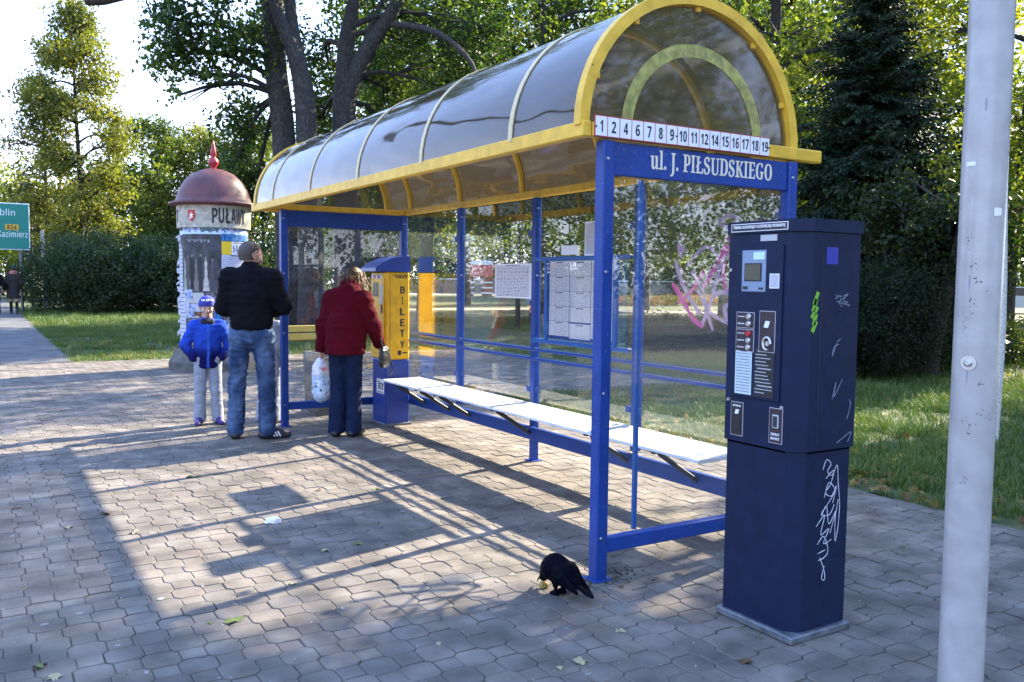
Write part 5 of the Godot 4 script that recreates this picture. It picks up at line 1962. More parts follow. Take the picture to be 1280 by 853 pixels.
func hair_cap(j: Dictionary, s: float, root: Node3D, m: Material, grow: float, back: float, low: float, called := "hair", cell := .008) -> MeshInstance3D:
	var f: Vector3 = j.look.normalized()
	var c: Vector3 = j.head
	var r := Vector3.UP.cross(f).normalized()
	var u := f.cross(r)
	var b := [bone(c + u * .045 * s - f * (.022 + back) * s, c + u * .05 * s + f * .008 * s, (.088 + grow) * s, (.074 + grow) * s, r, .88), bone(c - f * (.035 + back) * s - u * .02 * s, c - f * (.04 + back) * s + u * .02 * s, (.072 + grow) * s, (.08 + grow) * s, r, .9)]
	return place(called, net_mesh([nets(b, cell, .02 * s, c.y - low * s)], null, .004, 4.0, 2), m, root)

func hair_strands(j: Dictionary, s: float, root: Node3D, count: int, length: float, rad: float, tints: Array, low := .12) -> void:
	# locks of hair laid over the cap, from the crown down
	var f: Vector3 = j.look.normalized()
	var c: Vector3 = j.head + Vector3(0, .025 * s, 0) - f * .015 * s
	var st := S()
	for i in count:
		var d := Vector3(rng.randfn(), rng.randfn() * .8 + .35, rng.randfn()).normalized()
		if d.dot(f) > .45 or d.y < -.35:
			continue
		var p := c + d * rad * s
		if p.y < j.head.y - low * s:
			continue
		var w := d.cross(Vector3.UP + f * .3).normalized() * .0035 * s
		var tip := p + (Vector3(0, -1, 0) + d * .5 + Vector3(rng.randfn(), rng.randfn(), rng.randfn()) * .3).normalized() * length * rng.randf_range(.5, 1.1) * s + d * .006
		var mid := (p + tip) * .5 + d * length * .14 * s
		var a := p - d * .01
		st.set_color((tints[0] as Color).lerp(tints[1], rng.randf()))
		for v in [a - w, mid - w, mid + w, a - w, mid + w, a + w, mid - w, tip, mid + w]:
			st.add_vertex(v)
	obj("hair_locks", st, M.strands, root).set_meta("kind", "stuff")

func build_people() -> void:
	# --- man in a black jacket, seen from behind, looking to his right
	var j := joints(1.84, {"l_hip": Vector3(.10, .93, 0), "r_hip": Vector3(-.10, .93, 0), "l_knee": Vector3(.14, .50, .03), "r_knee": Vector3(-.13, .5, .0), "l_ankle": Vector3(.15, .09, 0), "r_ankle": Vector3(-.14, .09, -.03), "l_toe": Vector3(.17, .035, .18), "r_toe": Vector3(-.31, .035, .02),
		"l_elbow": Vector3(.255, 1.20, .03), "r_elbow": Vector3(-.28, 1.21, .04), "l_wrist": Vector3(.15, 1.13, .24), "r_wrist": Vector3(-.16, 1.15, .25), "l_hand": Vector3(.06, 1.14, .29), "r_hand": Vector3(-.07, 1.16, .3), "l_shoulder": Vector3(.19, 1.47, -.02), "r_shoulder": Vector3(-.19, 1.47, -.02), "look": Vector3(-.78, -.06, .62)})
	var denim := FastNoiseLite.new()
	denim.seed = 8
	denim.frequency = 4.5
	denim.fractal_octaves = 3
	var jean := func(p: Vector3, n: Vector3) -> Color:
		var w := clampf(denim.get_noise_3d(p.x * 1.2, p.y * .8, p.z * 1.2) * 1.2 + .42, 0, 1)
		return Color(.035, .062, .135).lerp(Color(.13, .20, .34), w * .8)
	var s := 1.84 / 1.8
	var man := person("man in black jacket and blue jeans with his back turned", Vector3(2.17, 0, -8.17), Vector2(.42, -.9), j, 1.84, {"top_low": 1.0 * s, "top_paint": flat_paint(Color(.010, .0105, .014)), "leg_paint": jean, "shoe": M.shoe_black, "stripes": true, "fat": 1.02, "leg_fat": .95, "cuff": .07, "fold": .009, "hem": .02, "skin": Color(.50, .28, .21), "leg_fold": .013})
	hair_cap(j, s, man, M.hair_grey, .002, 0.0, .035)
	hair_strands(j, s, man, 700, .012, .094, [Color(.05, .04, .035), Color(.13, .11, .10)], .05)
	# --- woman in a dark red coat bent towards the ticket machine
	j = joints(1.70, {"pelvis": Vector3(0, .97, -.03), "waist": Vector3(0, 1.1, .0), "chest": Vector3(0, 1.30, .06), "neck": Vector3(0, 1.44, .14), "head": Vector3(0, 1.55, .25), "look": Vector3(-.05, -.75, .7), "l_hip": Vector3(.08, .93, -.02), "r_hip": Vector3(-.08, .93, -.02), "l_knee": Vector3(.085, .5, .01), "r_knee": Vector3(-.075, .5, .03), "l_ankle": Vector3(.09, .09, -.05), "r_ankle": Vector3(-.08, .09, -.02), "l_toe": Vector3(.1, .035, .13), "r_toe": Vector3(-.12, .035, .16),
		"l_shoulder": Vector3(.165, 1.385, .06), "r_shoulder": Vector3(-.165, 1.385, .06), "l_elbow": Vector3(.25, 1.12, .06), "l_wrist": Vector3(.29, .87, .08), "l_hand": Vector3(.295, .77, .10), "r_elbow": Vector3(-.26, 1.12, .08), "r_wrist": Vector3(-.29, .93, .19), "r_hand": Vector3(-.29, .85, .25)})
	s = 1.7 / 1.8
	var hood: Array = [bone(j.neck - Vector3(.06, .02, .05), j.neck + Vector3(.06, -.02, -.05), .085 * s, .085 * s), bone(j.neck + Vector3(0, -.1, -.07), j.neck + Vector3(0, .05, -.01), .07 * s, .095 * s), bone(j.pelvis - Vector3(0, .16, .01), j.waist, .20 * s, .175 * s, Vector3(0, 0, 1), .8)]
	var wm := person("woman in dark red hooded coat bending to the ticket machine", Vector3(2.99, 0, -7.9), Vector2(.62, -.78), j, 1.7, {"top_name": "coat", "top_low": .80, "top_extra": hood, "hem": .10, "fat": 1.08, "top_paint": flat_paint(Color(.10, .005, .013), .2), "leg_paint": flat_paint(Color(.016, .026, .065), .3), "shoe": M.shoe_black, "cuff": .078, "fold": .012, "fold_scale": .7, "leg_fat": 1.0, "curl": 1.4})
	hair_cap(j, s, wm, M.hair_blond, .022, .012, .10)
	hair_strands(j, s, wm, 520, .15, .115, [Color(.06, .028, .013), Color(.22, .115, .055)])
	# her shopping bag, held low
	var basis := Basis(Vector3.UP, wm.rotation.y)
	var hand: Vector3 = wm.position + basis * (j.l_hand + Vector3(.0, -.02, .0))
	var bag_at := Vector3(hand.x, .36, hand.z)
	var bag := thing("shopping_bag", "white and pale blue plastic shopping bag in the red coated woman's hand", "bag", bag_at, wm.rotation.y)
	var bb := [bone(Vector3(.0, .06, 0), Vector3(.01, .26, 0), .115, .10, Vector3(1, 0, 0), .72), bone(Vector3(0, .24, -.05), Vector3(0, .33, -.02), .06, .045, Vector3(1, 0, 0), .7), bone(Vector3(0, .24, .05), Vector3(0, .33, .03), .06, .045, Vector3(1, 0, 0), .7)]
	var bn := FastNoiseLite.new()
	bn.seed = 6
	bn.frequency = 13
	place("sack", net_mesh([nets(bb, .008, .03)], func(p: Vector3, _n: Vector3) -> Color:
		if p.y > .22 + .02 * bn.get_noise_3dv(p):
			return Color(.72, .71, .76)
		if p.y < .15 and bn.get_noise_3dv(p * 1.4) > .28:
			return Color(.06, .12, .07)
		return Color(.38, .56, .78).lerp(Color(.66, .72, .82), clampf(bn.get_noise_3dv(p * .7) + .45, 0, 1)), .006, 2.0, 4), M.plastic, bag)
	for q in [-.02, .03]:
		var st := S()
		tube(st, curve3([Vector3(0, .33, q), Vector3(.005, .39, q * .6), Vector3(0, hand.y - .36, q * .1)], 4), .012, 7)
		obj("handle", st, M.plastic_white, bag)
	# red print on the bag's upper part
	var fb := Basis(Vector3(.5, 0, -.86).normalized(), Vector3.UP, Vector3(-.86, 0, -.5).normalized())
	lettering("bag_print", "LEW", Vector3(-.02, .27, -.10), Basis(Vector3(-1, 0, 0), Vector3.UP, Vector3(0, 0, -1)), .026, .07, M.red_print, bag, "Droid Sans", true, .004)
	# black handbag at her side
	var hb_at: Vector3 = wm.position + basis * Vector3(-.34, .66, .14)
	var hb := thing("handbag", "small black handbag hanging at the red coated woman's side", "bag", hb_at, wm.rotation.y)
	place("pouch", net_mesh([nets([bone(Vector3(0, .06, -.07), Vector3(0, .06, .07), .065, .065, Vector3(1, 0, 0), .55), bone(Vector3(0, .15, -.05), Vector3(0, .15, .05), .05, .05, Vector3(1, 0, 0), .5)], .008, .05)], null, .004, 2.0, 3), M.leather, hb)
	for q in [-.05, .05]:
		var st := S()
		tube(st, curve3([Vector3(.0, .17, q), Vector3(.03, .28, q * .8), Vector3(.05, .36, 0)], 5), .008, 6)
		obj("strap", st, M.leather, hb)
	var st2 := S()
	tube(st2, curve3([Vector3(-.02, .1, .08), Vector3(-.05, -.02, .1), Vector3(-.03, -.10, .07)], 5), .007, 6)
	obj("loose_strap", st2, M.leather, hb)
	# --- child in a blue jacket facing the camera
	j = joints(1.27, {"neck": Vector3(0, 1.46, -.02), "head": Vector3(0, 1.685, .02), "look": Vector3(-.02, -.03, 1), "l_elbow": Vector3(.31, 1.15, -.03), "r_elbow": Vector3(-.31, 1.15, -.03), "l_wrist": Vector3(.20, .97, .07), "r_wrist": Vector3(-.20, .97, .07), "l_hand": Vector3(.12, .93, .05), "r_hand": Vector3(-.12, .93, .05), "l_knee": Vector3(.11, .5, .02), "r_knee": Vector3(-.11, .5, .02), "l_ankle": Vector3(.13, .1, 0), "r_ankle": Vector3(-.12, .1, 0), "l_toe": Vector3(.18, .04, .17), "r_toe": Vector3(-.16, .04, .18), "l_shoulder": Vector3(.17, 1.43, -.01), "r_shoulder": Vector3(-.17, 1.43, -.01)})
	s = 1.27 / 1.8
	var dye := FastNoiseLite.new()
	dye.seed = 21
	dye.frequency = 14
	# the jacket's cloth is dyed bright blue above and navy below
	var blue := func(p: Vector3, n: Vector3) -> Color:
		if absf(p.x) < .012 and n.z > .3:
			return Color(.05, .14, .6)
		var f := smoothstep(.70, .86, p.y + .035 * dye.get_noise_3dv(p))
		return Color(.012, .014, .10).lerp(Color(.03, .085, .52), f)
	var grey_leg := flat_paint(Color(.36, .39, .46), .2)
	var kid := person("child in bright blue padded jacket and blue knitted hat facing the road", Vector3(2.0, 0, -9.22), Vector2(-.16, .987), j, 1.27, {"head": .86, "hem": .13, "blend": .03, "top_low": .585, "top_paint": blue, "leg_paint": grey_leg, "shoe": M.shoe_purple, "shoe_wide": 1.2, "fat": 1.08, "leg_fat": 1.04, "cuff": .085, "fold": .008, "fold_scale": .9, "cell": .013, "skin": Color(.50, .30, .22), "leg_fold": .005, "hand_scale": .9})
	var cap := hair_cap(j, .86, kid, M.hat_blue, .019, .0, -.022, "knitted_hat", .007)
	var hc: Vector3 = j.head
	for a in [-.5, .0, .5]:
		var st := S()
		var d := Vector3(sin(a), 0, cos(a))
		bx(st, hc + d * .089 + Vector3(0, .082, -.006), Vector3(.034, .022, .012), .005, Basis(Vector3.UP, a))
		obj("hat_pattern", st, M.white_wool, cap)
	for q in [-1, 1]:
		var st := S()
		lathe(st, Vector3.ZERO, [Vector2(0, -.0075), Vector2(.0075, -.004), Vector2(.009, 0), Vector2(.0075, .004), Vector2(0, .0075)], 12)
		var e := obj("eye", st, M.eye_dark, kid)
		e.position = hc + Vector3(.029 * q, .006, .0805)
		st = S()
		bx(st, hc + Vector3(.029 * q, .024, .0865), Vector3(.026, .005, .006), .002, Basis(Vector3(0, 0, 1), -.12 * q))
		obj("eyebrow", st, M.hair_brown, kid)
	var sm := S()
	bx(sm, hc + Vector3(0, -.049, .0835), Vector3(.032, .006, .006), .002)
	obj("mouth", sm, M.lip, kid)
	# dark scarf and drawcord
	place("scarf", net_mesh([nets([bone(j.neck + Vector3(-.03, .015, .04), j.neck + Vector3(.03, .015, .04), .042, .042), bone(j.neck + Vector3(-.03, .0, -.02), j.neck + Vector3(.03, .0, -.02), .045, .045)], .008, .03)], null, .004, 2.0, 2), M.scarf, kid)
	# --- second child standing close behind the man
	j = joints(1.25, {"head": Vector3(0, 1.655, .02), "look": Vector3(.2, -.1, 1), "l_toe": Vector3(.19, .04, .16), "r_toe": Vector3(-.14, .04, .18)})
	var kid2 := person("child in light grey trousers standing behind the black jacketed man", Vector3(2.56, 0, -9.0), Vector2(.8, -.6), j, 1.25, {"head": .85, "top_low": .58, "top_paint": flat_paint(Color(.30, .31, .33)), "leg_paint": grey_leg, "shoe": M.shoe_green, "shoe_wide": 1.25, "fat": 1.05, "cuff": .09, "leg_fat": 1.1, "cell": .014, "hem": .02})
	hair_cap(j, .85, kid2, M.hair_brown, .006, .0, .02)
	# --- people walking away down the footpath
	j = joints(1.86, {"l_knee": Vector3(.09, .5, .08), "l_ankle": Vector3(.09, .1, .12), "l_toe": Vector3(.1, .04, .3), "r_knee": Vector3(-.09, .5, -.04), "r_ankle": Vector3(-.09, .14, -.18), "r_toe": Vector3(-.1, .04, -.04)})
	s = 1.86 / 1.8
	var coat: Array = [bone(j.pelvis - Vector3(0, .36, 0), j.waist, .19 * s, .16 * s, Vector3(0, 0, 1), .8)]
	var w2 := person("woman in grey knee length coat and dark hat walking down the footpath", ground_at(17.5, 392.5), Vector2(-.02, -1), j, 1.86, {"top_name": "coat", "top_low": .62, "top_extra": coat, "hem": .3, "fat": 1.02, "top_paint": flat_paint(Color(.055, .05, .05)), "leg_paint": flat_paint(Color(.03, .027, .027)), "shoe": M.shoe_black, "cell": .026, "leg_fat": .72, "cuff": .05})
	hair_cap(j, s, w2, M.hat_dark, .014, .0, .0, "hat", .014)
	place("scarf", net_mesh([nets([bone(j.neck + Vector3(-.05, .05, -.02), j.neck + Vector3(.05, .05, -.02), .09, .09)], .016, .03)], null, .004, 2.0, 2), M.scarf_pink, w2)
	j = joints(1.8, {"r_wrist": Vector3(-.32, .95, .0), "r_elbow": Vector3(-.3, 1.18, -.04)})
	var w3 := person("person in black coat walking beside the grey coated woman", ground_at(-6, 393), Vector2(0, -1), j, 1.8, {"top_name": "coat", "top_low": .7, "hem": .2, "fat": 1.08, "top_paint": flat_paint(Color(.012, .012, .016)), "leg_paint": flat_paint(Color(.015, .015, .02)), "shoe": M.shoe_black, "cell": .026})
	hair_cap(j, 1.0, w3, M.hair_brown, .008, .0, .02, "hair", .014)

func build_bird() -> void:
	# a black bird pecking with its head down and its tail towards the parking machine
	var p := ground_at(699, 742)
	var tail := ground_at(724, 752)
	var f := Vector3(p.x - tail.x, 0, p.z - tail.z).normalized()
	var b := [bone(Vector3(0, .118, .03), Vector3(0, .105, -.04), .066, .060), bone(Vector3(0, .10, -.05), Vector3(0, .078, -.10), .052, .030), bone(Vector3(0, .115, .05), Vector3(0, .085, .085), .042, .030), bone(Vector3(0, .085, .085), Vector3(0, .052, .108), .026, .0215), bone(Vector3(0, .098, -.04), Vector3(0, .065, -.09), .04, .022, Vector3(0, 1, 0), .6)]
	for k in [-1, 1]:
		b.append(bone(Vector3(.02 * k, .075, 0), Vector3(.022 * k, .045, .005), .024, .009))
		b.append(bone(Vector3(.022 * k, .045, .005), Vector3(.023 * k, .008, -.002), .0055, .0048))
		for q in [-.5, 0, .5]:
			b.append(bone(Vector3(.023 * k, .006, -.002), Vector3(.023 * k + sin(q) * .028, .004, cos(q) * .028), .0042, .003))
		b.append(bone(Vector3(.023 * k, .006, -.002), Vector3(.023 * k, .004, -.02), .004, .003))
	var o := place("bird", net_mesh([nets(b, .004, .02)], flat_paint(Color(.003, .003, .005), .3), .0012, 6.0, 3), M.feather)
	o.position = p
	o.rotation.y = atan2(f.x, f.z)
	o.scale = Vector3.ONE * 1.02
	tag(o, "black bird pecking at the paving near the shelter's front post", "bird")
	for k in [-1, 1]:
		var w := [bone(Vector3(.040 * k, .118, .045), Vector3(.044 * k, .105, -.04), .040, .038, Vector3(1, 0, 0), .5), bone(Vector3(.044 * k, .105, -.04), Vector3(.052 * k, .040 + .02 * k, -.165), .036, .011, Vector3(1, 0, 0), .45)]
		place("wing", net_mesh([nets(w, .0035, .015)], flat_paint(Color(.003, .0035, .006), .3), .0012, 6.0, 7), M.feather, o)
	var t := [bone(Vector3(0, .085, -.08), Vector3(.004, .050, -.20), .022, .021, Vector3(0, 1, -.3).normalized(), .3)]
	place("tail", net_mesh([nets(t, .0035, .01)], flat_paint(Color(.003, .003, .005), .3)), M.feather, o)
	var st := S()
	tube(st, [Vector3(0, .05, .125), Vector3(0, .036, .142), Vector3(0, .018, .155)], [.0085, .006, .0015], 8)
	obj("beak", st, M.horn, o)
	# what it pecks at
	var c := ground_at(680, 735)
	var crust := place("bread_crust", net_mesh([nets([bone(Vector3(-.008, .014, 0), Vector3(.01, .012, .004), .015, .012)], .003, .01)], flat_paint(Color(.36, .25, .08), .5), .004, 6.0, 5), M.cloth)
	crust.position = c
	tag(crust, "yellowish crumb of bread beside the black bird", "bread")

func build_litter() -> void:
	var kinds := [one_leaf(0), one_leaf(1)]
	for q in [[133, 643, .09, 0], [240, 597, .10, 1], [292, 777, .085, 1], [20, 636, .05, 0], [85, 660, .05, 2], [447, 681, .06, 1], [470, 612, .055, 1], [263, 780, .035, 1], [365, 731, .04, 2], [49, 834, .07, 1], [68, 848, .06, 2], [405, 689, .06, 2], [775, 790, .05, 2], [932, 828, .06, 0], [725, 828, .06, 2], [484, 682, .03, 0], [398, 613, .05, 0], [168, 666, .06, 2], [700, 836, .03, 2], [548, 806, .03, 2], [1210, 690, .04, 0], [1148, 742, .03, 0], [600, 672, .03, 1]]:
		var st: int = q[3]
		var colours := ["brown", "green", "pale"]
		var o := place("fallen_leaf", kinds[st % 2], [M.leaf_brown, M.leaf_green, M.leaf_pale][st])
		var p := ground_at(q[0], q[1])
		o.transform = Transform3D(Basis.from_euler(Vector3(rng.randfn() * .12, rng.randf() * TAU, rng.randfn() * .12)).scaled(Vector3(q[2], q[2] * .8, q[2])), p + Vector3(0, .001, 0))
		tag(o, "fallen %s leaf lying on the paving" % colours[st], "leaf", "fallen %s leaves on the paving" % colours[st])
	var c := ground_at(341, 654)
	var paper := place("crumpled_paper", net_mesh([nets([bone(Vector3(-.03, .015, 0), Vector3(.03, .013, .01), .018, .015), bone(Vector3(.0, .015, -.02), Vector3(.01, .02, .02), .014, .018)], .005, .012)], null, .008, 3.0, 12), M.paper)
	paper.position = c
	tag(paper, "crumpled white paper lying on the paving inside the shelter's shade", "paper")
	# a small pile of old leaves against the front post's foot
	var where := []
	var tint := []
	for i in 60:
		var a := rng.randf() * TAU
		var r := absf(rng.randfn()) * .09 + .05
		where.append(Transform3D(Basis.from_euler(Vector3(rng.randfn() * .3, rng.randf() * TAU, rng.randfn() * .3)).scaled(Vector3.ONE * rng.randf_range(.012, .03)), Vector3(FRONT_X + .06 + cos(a) * r, .003, NEAR_Z - .02 + sin(a) * r)))
		tint.append(Color(.06, .05, .02).lerp(Color(.07, .09, .03), rng.randf()))
	tag(multi("leaf_litter", kinds[1], where, tint, M.leaf), "small dead leaves and moss round the shelter's near front post", "leaves", "", "stuff")

# ---------------------------------------------------------------- everything
func _ready() -> void:
	rng.seed = 20241
	var cam := Camera3D.new()
	cam.name = "camera"
	add_child(cam)
	cam.transform = Transform3D(Basis(RIGHT, -DOWN, -AHEAD).orthonormalized(), CAM)
	cam.fov = rad_to_deg(2.0 * atan(426.5 / FOCAL))
	cam.near = 0.05
	cam.far = 900.0
	cam.current = true
	var env := Environment.new()
	env.background_mode = Environment.BG_SKY
	var sky := Sky.new()
	var sm := ProceduralSkyMaterial.new()
	sm.sky_top_color = Color(.495, .605, .815)
	sm.sky_horizon_color = Color(.93, .96, 1.0)
	sm.sky_curve = 0.10
	sm.sky_energy_multiplier = 1.0
	sm.ground_horizon_color = Color(.55, .58, .56)
	sm.ground_bottom_color = Color(.25, .25, .24)
	sky.sky_material = sm
	env.sky = sky
	env.tonemap_mode = Environment.TONE_MAPPER_LINEAR
	env.tonemap_exposure = 5.3
	env.sdfgi_enabled = true
	env.ssao_enabled = true
	env.ssil_enabled = true
	var we := WorldEnvironment.new()
	we.name = "environment"
	we.environment = env
	add_child(we)
	var sun := DirectionalLight3D.new()
	sun.name = "sun"
	add_child(sun)
	sun.light_color = Color(1.0, .945, .84)
	sun.light_energy = 1.6
	sun.light_angular_distance = 0.55
	sun.shadow_enabled = true
	sun.look_at_from_position(Vector3.ZERO, Vector3(-1.52, -1.0, 0.365))

	make_materials()
	make_sprigs()
	build_ground()
	build_far()
	build_trees()
	build_shelter()
	build_parking_machine()
	build_ticket_machine()
	build_lamp_post()
	build_column()
	build_street_things()
	build_people()
	build_bird()
	build_litter()

func make_materials() -> void:
	grey_tex("grain", .09, 4, .72, 1.0)
	grey_tex("speckle", .32, 3, .55, 1.0)
	grey_tex("blotch", .012, 5, .62, 1.0)
	grey_tex("faint", .014, 5, .84, 1.0)
	grey_tex("blotch2", .006, 4, .5, 1.0)
	grey_tex("relief", .12, 5, 0.0, 1.0)
	grey_tex("weave", .25, 2, .8, 1.0)
	grey_tex("ridges", .05, 5, 0.0, 1.0, FastNoiseLite.TYPE_SIMPLEX)
	grey_tex("waves", .010, 2, 0.0, 1.0)
	grey_tex("smear", .02, 4, .25, .8)
	spot_tex("lawn_mix", .02, Color(.27, .34, .15), Color(.44, .40, .24), .55, .2)
	spot_tex("birch_bark", .05, Color(.86, .86, .84), Color(.12, .11, .11), .66, .03)
	spot_tex("bill_a", .03, Color(.78, .79, .85), Color(.25, .42, .66), .58, .03, 256)
	spot_tex("bill_b", .05, Color(.72, .70, .70), Color(.30, .28, .33), .52, .06, 256)
	# grounds
	mat("paver", Color.WHITE, .85, {"vc": true, "tex": "speckle", "s": 6.0, "det": "blotch", "ds": .45, "bump": "relief", "bs": .07, "spec": .35})
	mat("joint", Color(.20, .185, .16), .95, {"tex": "speckle", "s": 5.0, "bump": "relief", "bs": .2})
	mat("asphalt", Color(.20, .20, .205), .9, {"tex": "speckle", "s": 2.0, "det": "blotch", "ds": .2, "bump": "relief", "bs": .15})
	mat("soil", Color(.11, .10, .07), .95, {"tex": "blotch", "s": .2})
	mat("lawn", Color(.85, 1.0, .75), .95, {"tex": "lawn_mix", "s": .35, "det": "blotch", "ds": .9, "bump": "relief", "bs": 1.0})
	mat("sand", Color(.32, .29, .24), .95, {"tex": "grain", "s": .5})
	mat("blade", Color.WHITE, .6, {"vc": true, "back": Color(.75, .8, .4)})
	mat("leaf", Color.WHITE, .5, {"vc": true, "back": Color(.95, 1.0, .55), "spec": .4})
	mat("needle", Color.WHITE, .6, {"vc": true, "spec": .3})
	mat("grit", Color.WHITE, .9, {"vc": true})
	mat("bark", Color(.16, .13, .10), .9, {"tex": "ridges", "s": Vector3(2.5, .6, 2.5), "bump": "ridges", "bs": 3.0})
	mat("bark_grey", Color(.23, .215, .19), .9, {"tex": "smear", "s": Vector3(1.6, .7, 1.6), "det": "blotch", "ds": .5, "bump": "ridges", "bs": 2.0})
	mat("bark_dark", Color(.06, .05, .04), .95, {"tex": "grain", "s": 1.5, "bump": "ridges", "bs": 2.0})
	mat("birch", Color(.8, .8, .78), .7, {"tex": "birch_bark", "s": Vector3(2.0, 3.5, 2.0), "world": false})
	# shelter
	spot_tex("blue_chips", .05, Color(.011, .056, .275).linear_to_srgb(), Color(.42, .48, .58), .82, .012)
	spot_tex("yellow_dirt", .04, Color(.90, .54, .05).linear_to_srgb(), Color(.48, .36, .15), .88, .04)
	mat("blue", Color.WHITE, .42, {"tex": "blue_chips", "s": 1.7, "det": "faint", "ds": .6, "spec": .4})
	mat("teal", Color(.012, .10, .36), .42, {"det": "faint", "ds": .6, "spec": .4})
	mat("yellow", Color.WHITE, .45, {"tex": "yellow_dirt", "s": 1.3, "det": "faint", "ds": .9, "spec": .4})
	mat("cream_strip", Color(.80, .66, .36), .5, {"tex": "grain", "s": 1.5})
	mat("glass", Color(.30, .34, .33, .02), .01)
	mat("smoked", Color(.042, .034, .023, .64), .06, {"spec": .53, "back": Color(.18, .16, .13), "bump": "waves", "bs": .6, "s": Vector3(.9, .9, .22)})
	mat("smoked_flat", Color(.10, .075, .04, .33), .04)
	mat("arc_print", Color(.52, .50, .12), .6, {"det": "blotch", "ds": 2.0})
	mat("faded_print", Color(.28, .26, .10), .7)
	mat("cream_print", Color(.72, .66, .50), .5)
	mat("white_print", Color(.78, .78, .80), .5)
	mat("black_print", Color(.012, .012, .015), .5)
	mat("red_line", Color(.42, .03, .05), .5)
	mat("red_print", Color(.50, .05, .06), .55)
	mat("bench_white", Color(.68, .68, .67), .4, {"det": "faint", "ds": .8})
	mat("dark_metal", Color(.02, .022, .03), .5)
	mat("steel", Color(.55, .55, .56), .35, {"metal": .9})
	mat("zinc", Color(.32, .36, .40), .5, {"metal": .5, "tex": "grain", "s": 3.0, "det": "blotch", "ds": 1.5})
	mat("spray_pink", Color(.60, .12, .38, .7), .7)
	mat("spray_lilac", Color(.48, .38, .55, .55), .7)
	mat("paper", Color(.76, .76, .78), .8)
	mat("paper_grey", Color(.62, .62, .68), .8)
	print_tex("p0", 256, 128, 22, 1)
	print_tex("p1", 128, 160, 26, 2)
	print_tex("p2", 192, 96, 9, 3, true)
	print_tex("p3", 192, 96, 8, 4, true)
	print_tex("pt", 96, 192, 15, 5)
	for q in [["print_0", "p0"], ["print_1", "p1"], ["print_2", "p2"], ["print_3", "p3"]]:
		mat(q[0], Color(.95, .95, .97), .8, {"tex": q[1], "uv": true})
	mat("print_tariff", Color(.80, .95, .95), .6, {"tex": "pt", "uv": true})
	# machines
	mat("navy", Color(.009, .0175, .053), .5, {"det": "faint", "ds": 1.2, "spec": .3, "bump": "waves", "bs": .12, "s": 1.6})
	mat("panel_blue", Color(.20, .27, .38), .4)
	mat("lcd", Color(.10, .095, .07), .15)
	mat("label_mint", Color(.55, .72, .70), .5)
	mat("label_grey", Color(.42, .44, .46), .5)
	mat("plum", Color(.03, .018, .03), .4)
	mat("plate_line", Color(.40, .38, .42), .5)
	mat("red_button", Color(.45, .02, .03), .35)
	mat("faint_white", Color(.40, .40, .44), .6)
	mat("sticker_blue", Color(.03, .04, .42), .45, {"tex": "grain", "s": 9.0})
	mat("paint_green", Color(.16, .42, .03), .5)
	mat("scratch", Color(.20, .23, .30), .7)
	mat("scribble", Color(.52, .55, .62), .6)
	mat("yellow_gloss", Color(.85, .47, .006), .35, {"det": "faint", "ds": 1.0})
	mat("blue_gloss", Color(.008, .045, .30), .35, {"det": "faint", "ds": 1.0})
	mat("pole_grey", Color(.46, .445, .425), .26, {"det": "faint", "ds": 1.0})
	mat("chip", Color(.10, .10, .11), .8)
	# column and street things
	mat("concrete", Color(.30, .28, .25), .9, {"tex": "speckle", "s": 1.6, "det": "blotch", "ds": .8, "bump": "relief", "bs": .4})
	mat("poster_pulp", Color(.45, .45, .48), .85, {"tex": "bill_b", "s": 1.4})
	mat("cream_band", Color(.68, .63, .50), .6, {"det": "blotch", "ds": 1.2})
	mat("dome_red", Color(.22, .055, .055), .5, {"tex": "grain", "s": .6, "det": "blotch", "ds": .7})
	mat("finial_red", Color(.34, .02, .03), .4)
	mat("shield_red", Color(.50, .04, .03), .5)
	poster_tex()
	mat("poster_group", Color.WHITE, .55, {"tex": "poster", "uv": true})
	mat("bill_sky", Color(.55, .70, .78), .7)
	mat("bill_cyan", Color(.06, .35, .62), .6, {"tex": "bill_a", "s": 2.0})
	mat("bill_teal", Color(.30, .55, .62), .6, {"tex": "bill_b", "s": 2.5})
	mat("bill_mixed", Color(.85, .85, .9), .7, {"tex": "bill_a", "s": 1.7})
	mat("bill_dark", Color(.35, .35, .38), .7, {"tex": "bill_b", "s": 1.2})
	mat("bill_orange", Color(.62, .30, .14), .7, {"tex": "bill_b", "s": 2.0})
	T["yb"] = yellow_bill()
	mat("bill_yellow", Color.WHITE, .6, {"tex": "yb", "uv": true})
	mat("bill_white", Color(.90, .91, 1.0), .75, {"tex": "p1", "uv": true})
	mat("bill_plain", Color(.70, .71, .78), .75, {"tex": "grain", "s": 1.0})
	mat("bill_list", Color(.95, .93, .80), .75, {"tex": "p0", "uv": true})
	mat("sign_green", Color(.006, .20, .15), .5)
	mat("sign_white", Color(.75, .78, .78), .5)
	mat("sign_yellow", Color(.70, .38, .02), .5)
	mat("post_white", Color(.52, .54, .50), .8, {"tex": "grain", "s": 1.0})
	mat("bench_yellow", Color(.72, .52, .09), .55, {"tex": "grain", "s": 1.0})
	mat("plaster_grey", Color(.30, .28, .24), .9, {"tex": "blotch", "s": .4})
	mat("white_paint", Color(.72, .72, .70), .7)
	mat("plaster_yellow", Color(.62, .50, .22), .9, {"tex": "grain", "s": .3})
	mat("plaster_white", Color(.68, .67, .64), .9, {"tex": "grain", "s": .3})
	mat("roof_grey", Color(.25, .25, .26), .8)
	mat("brick_red", Color(.25, .10, .07), .9, {"tex": "grain", "s": 1.0})
	mat("brown_wood", Color(.12, .06, .03), .7)
	mat("dark_glass", Color(.02, .025, .03), .1)
	mat("car_paint", Color(.50, .52, .55), .3, {"metal": .3, "coat": .6})
	mat("rubber", Color(.015, .015, .016), .85)
	# people
	mat("skin", Color.WHITE, .55, {"vc": true})
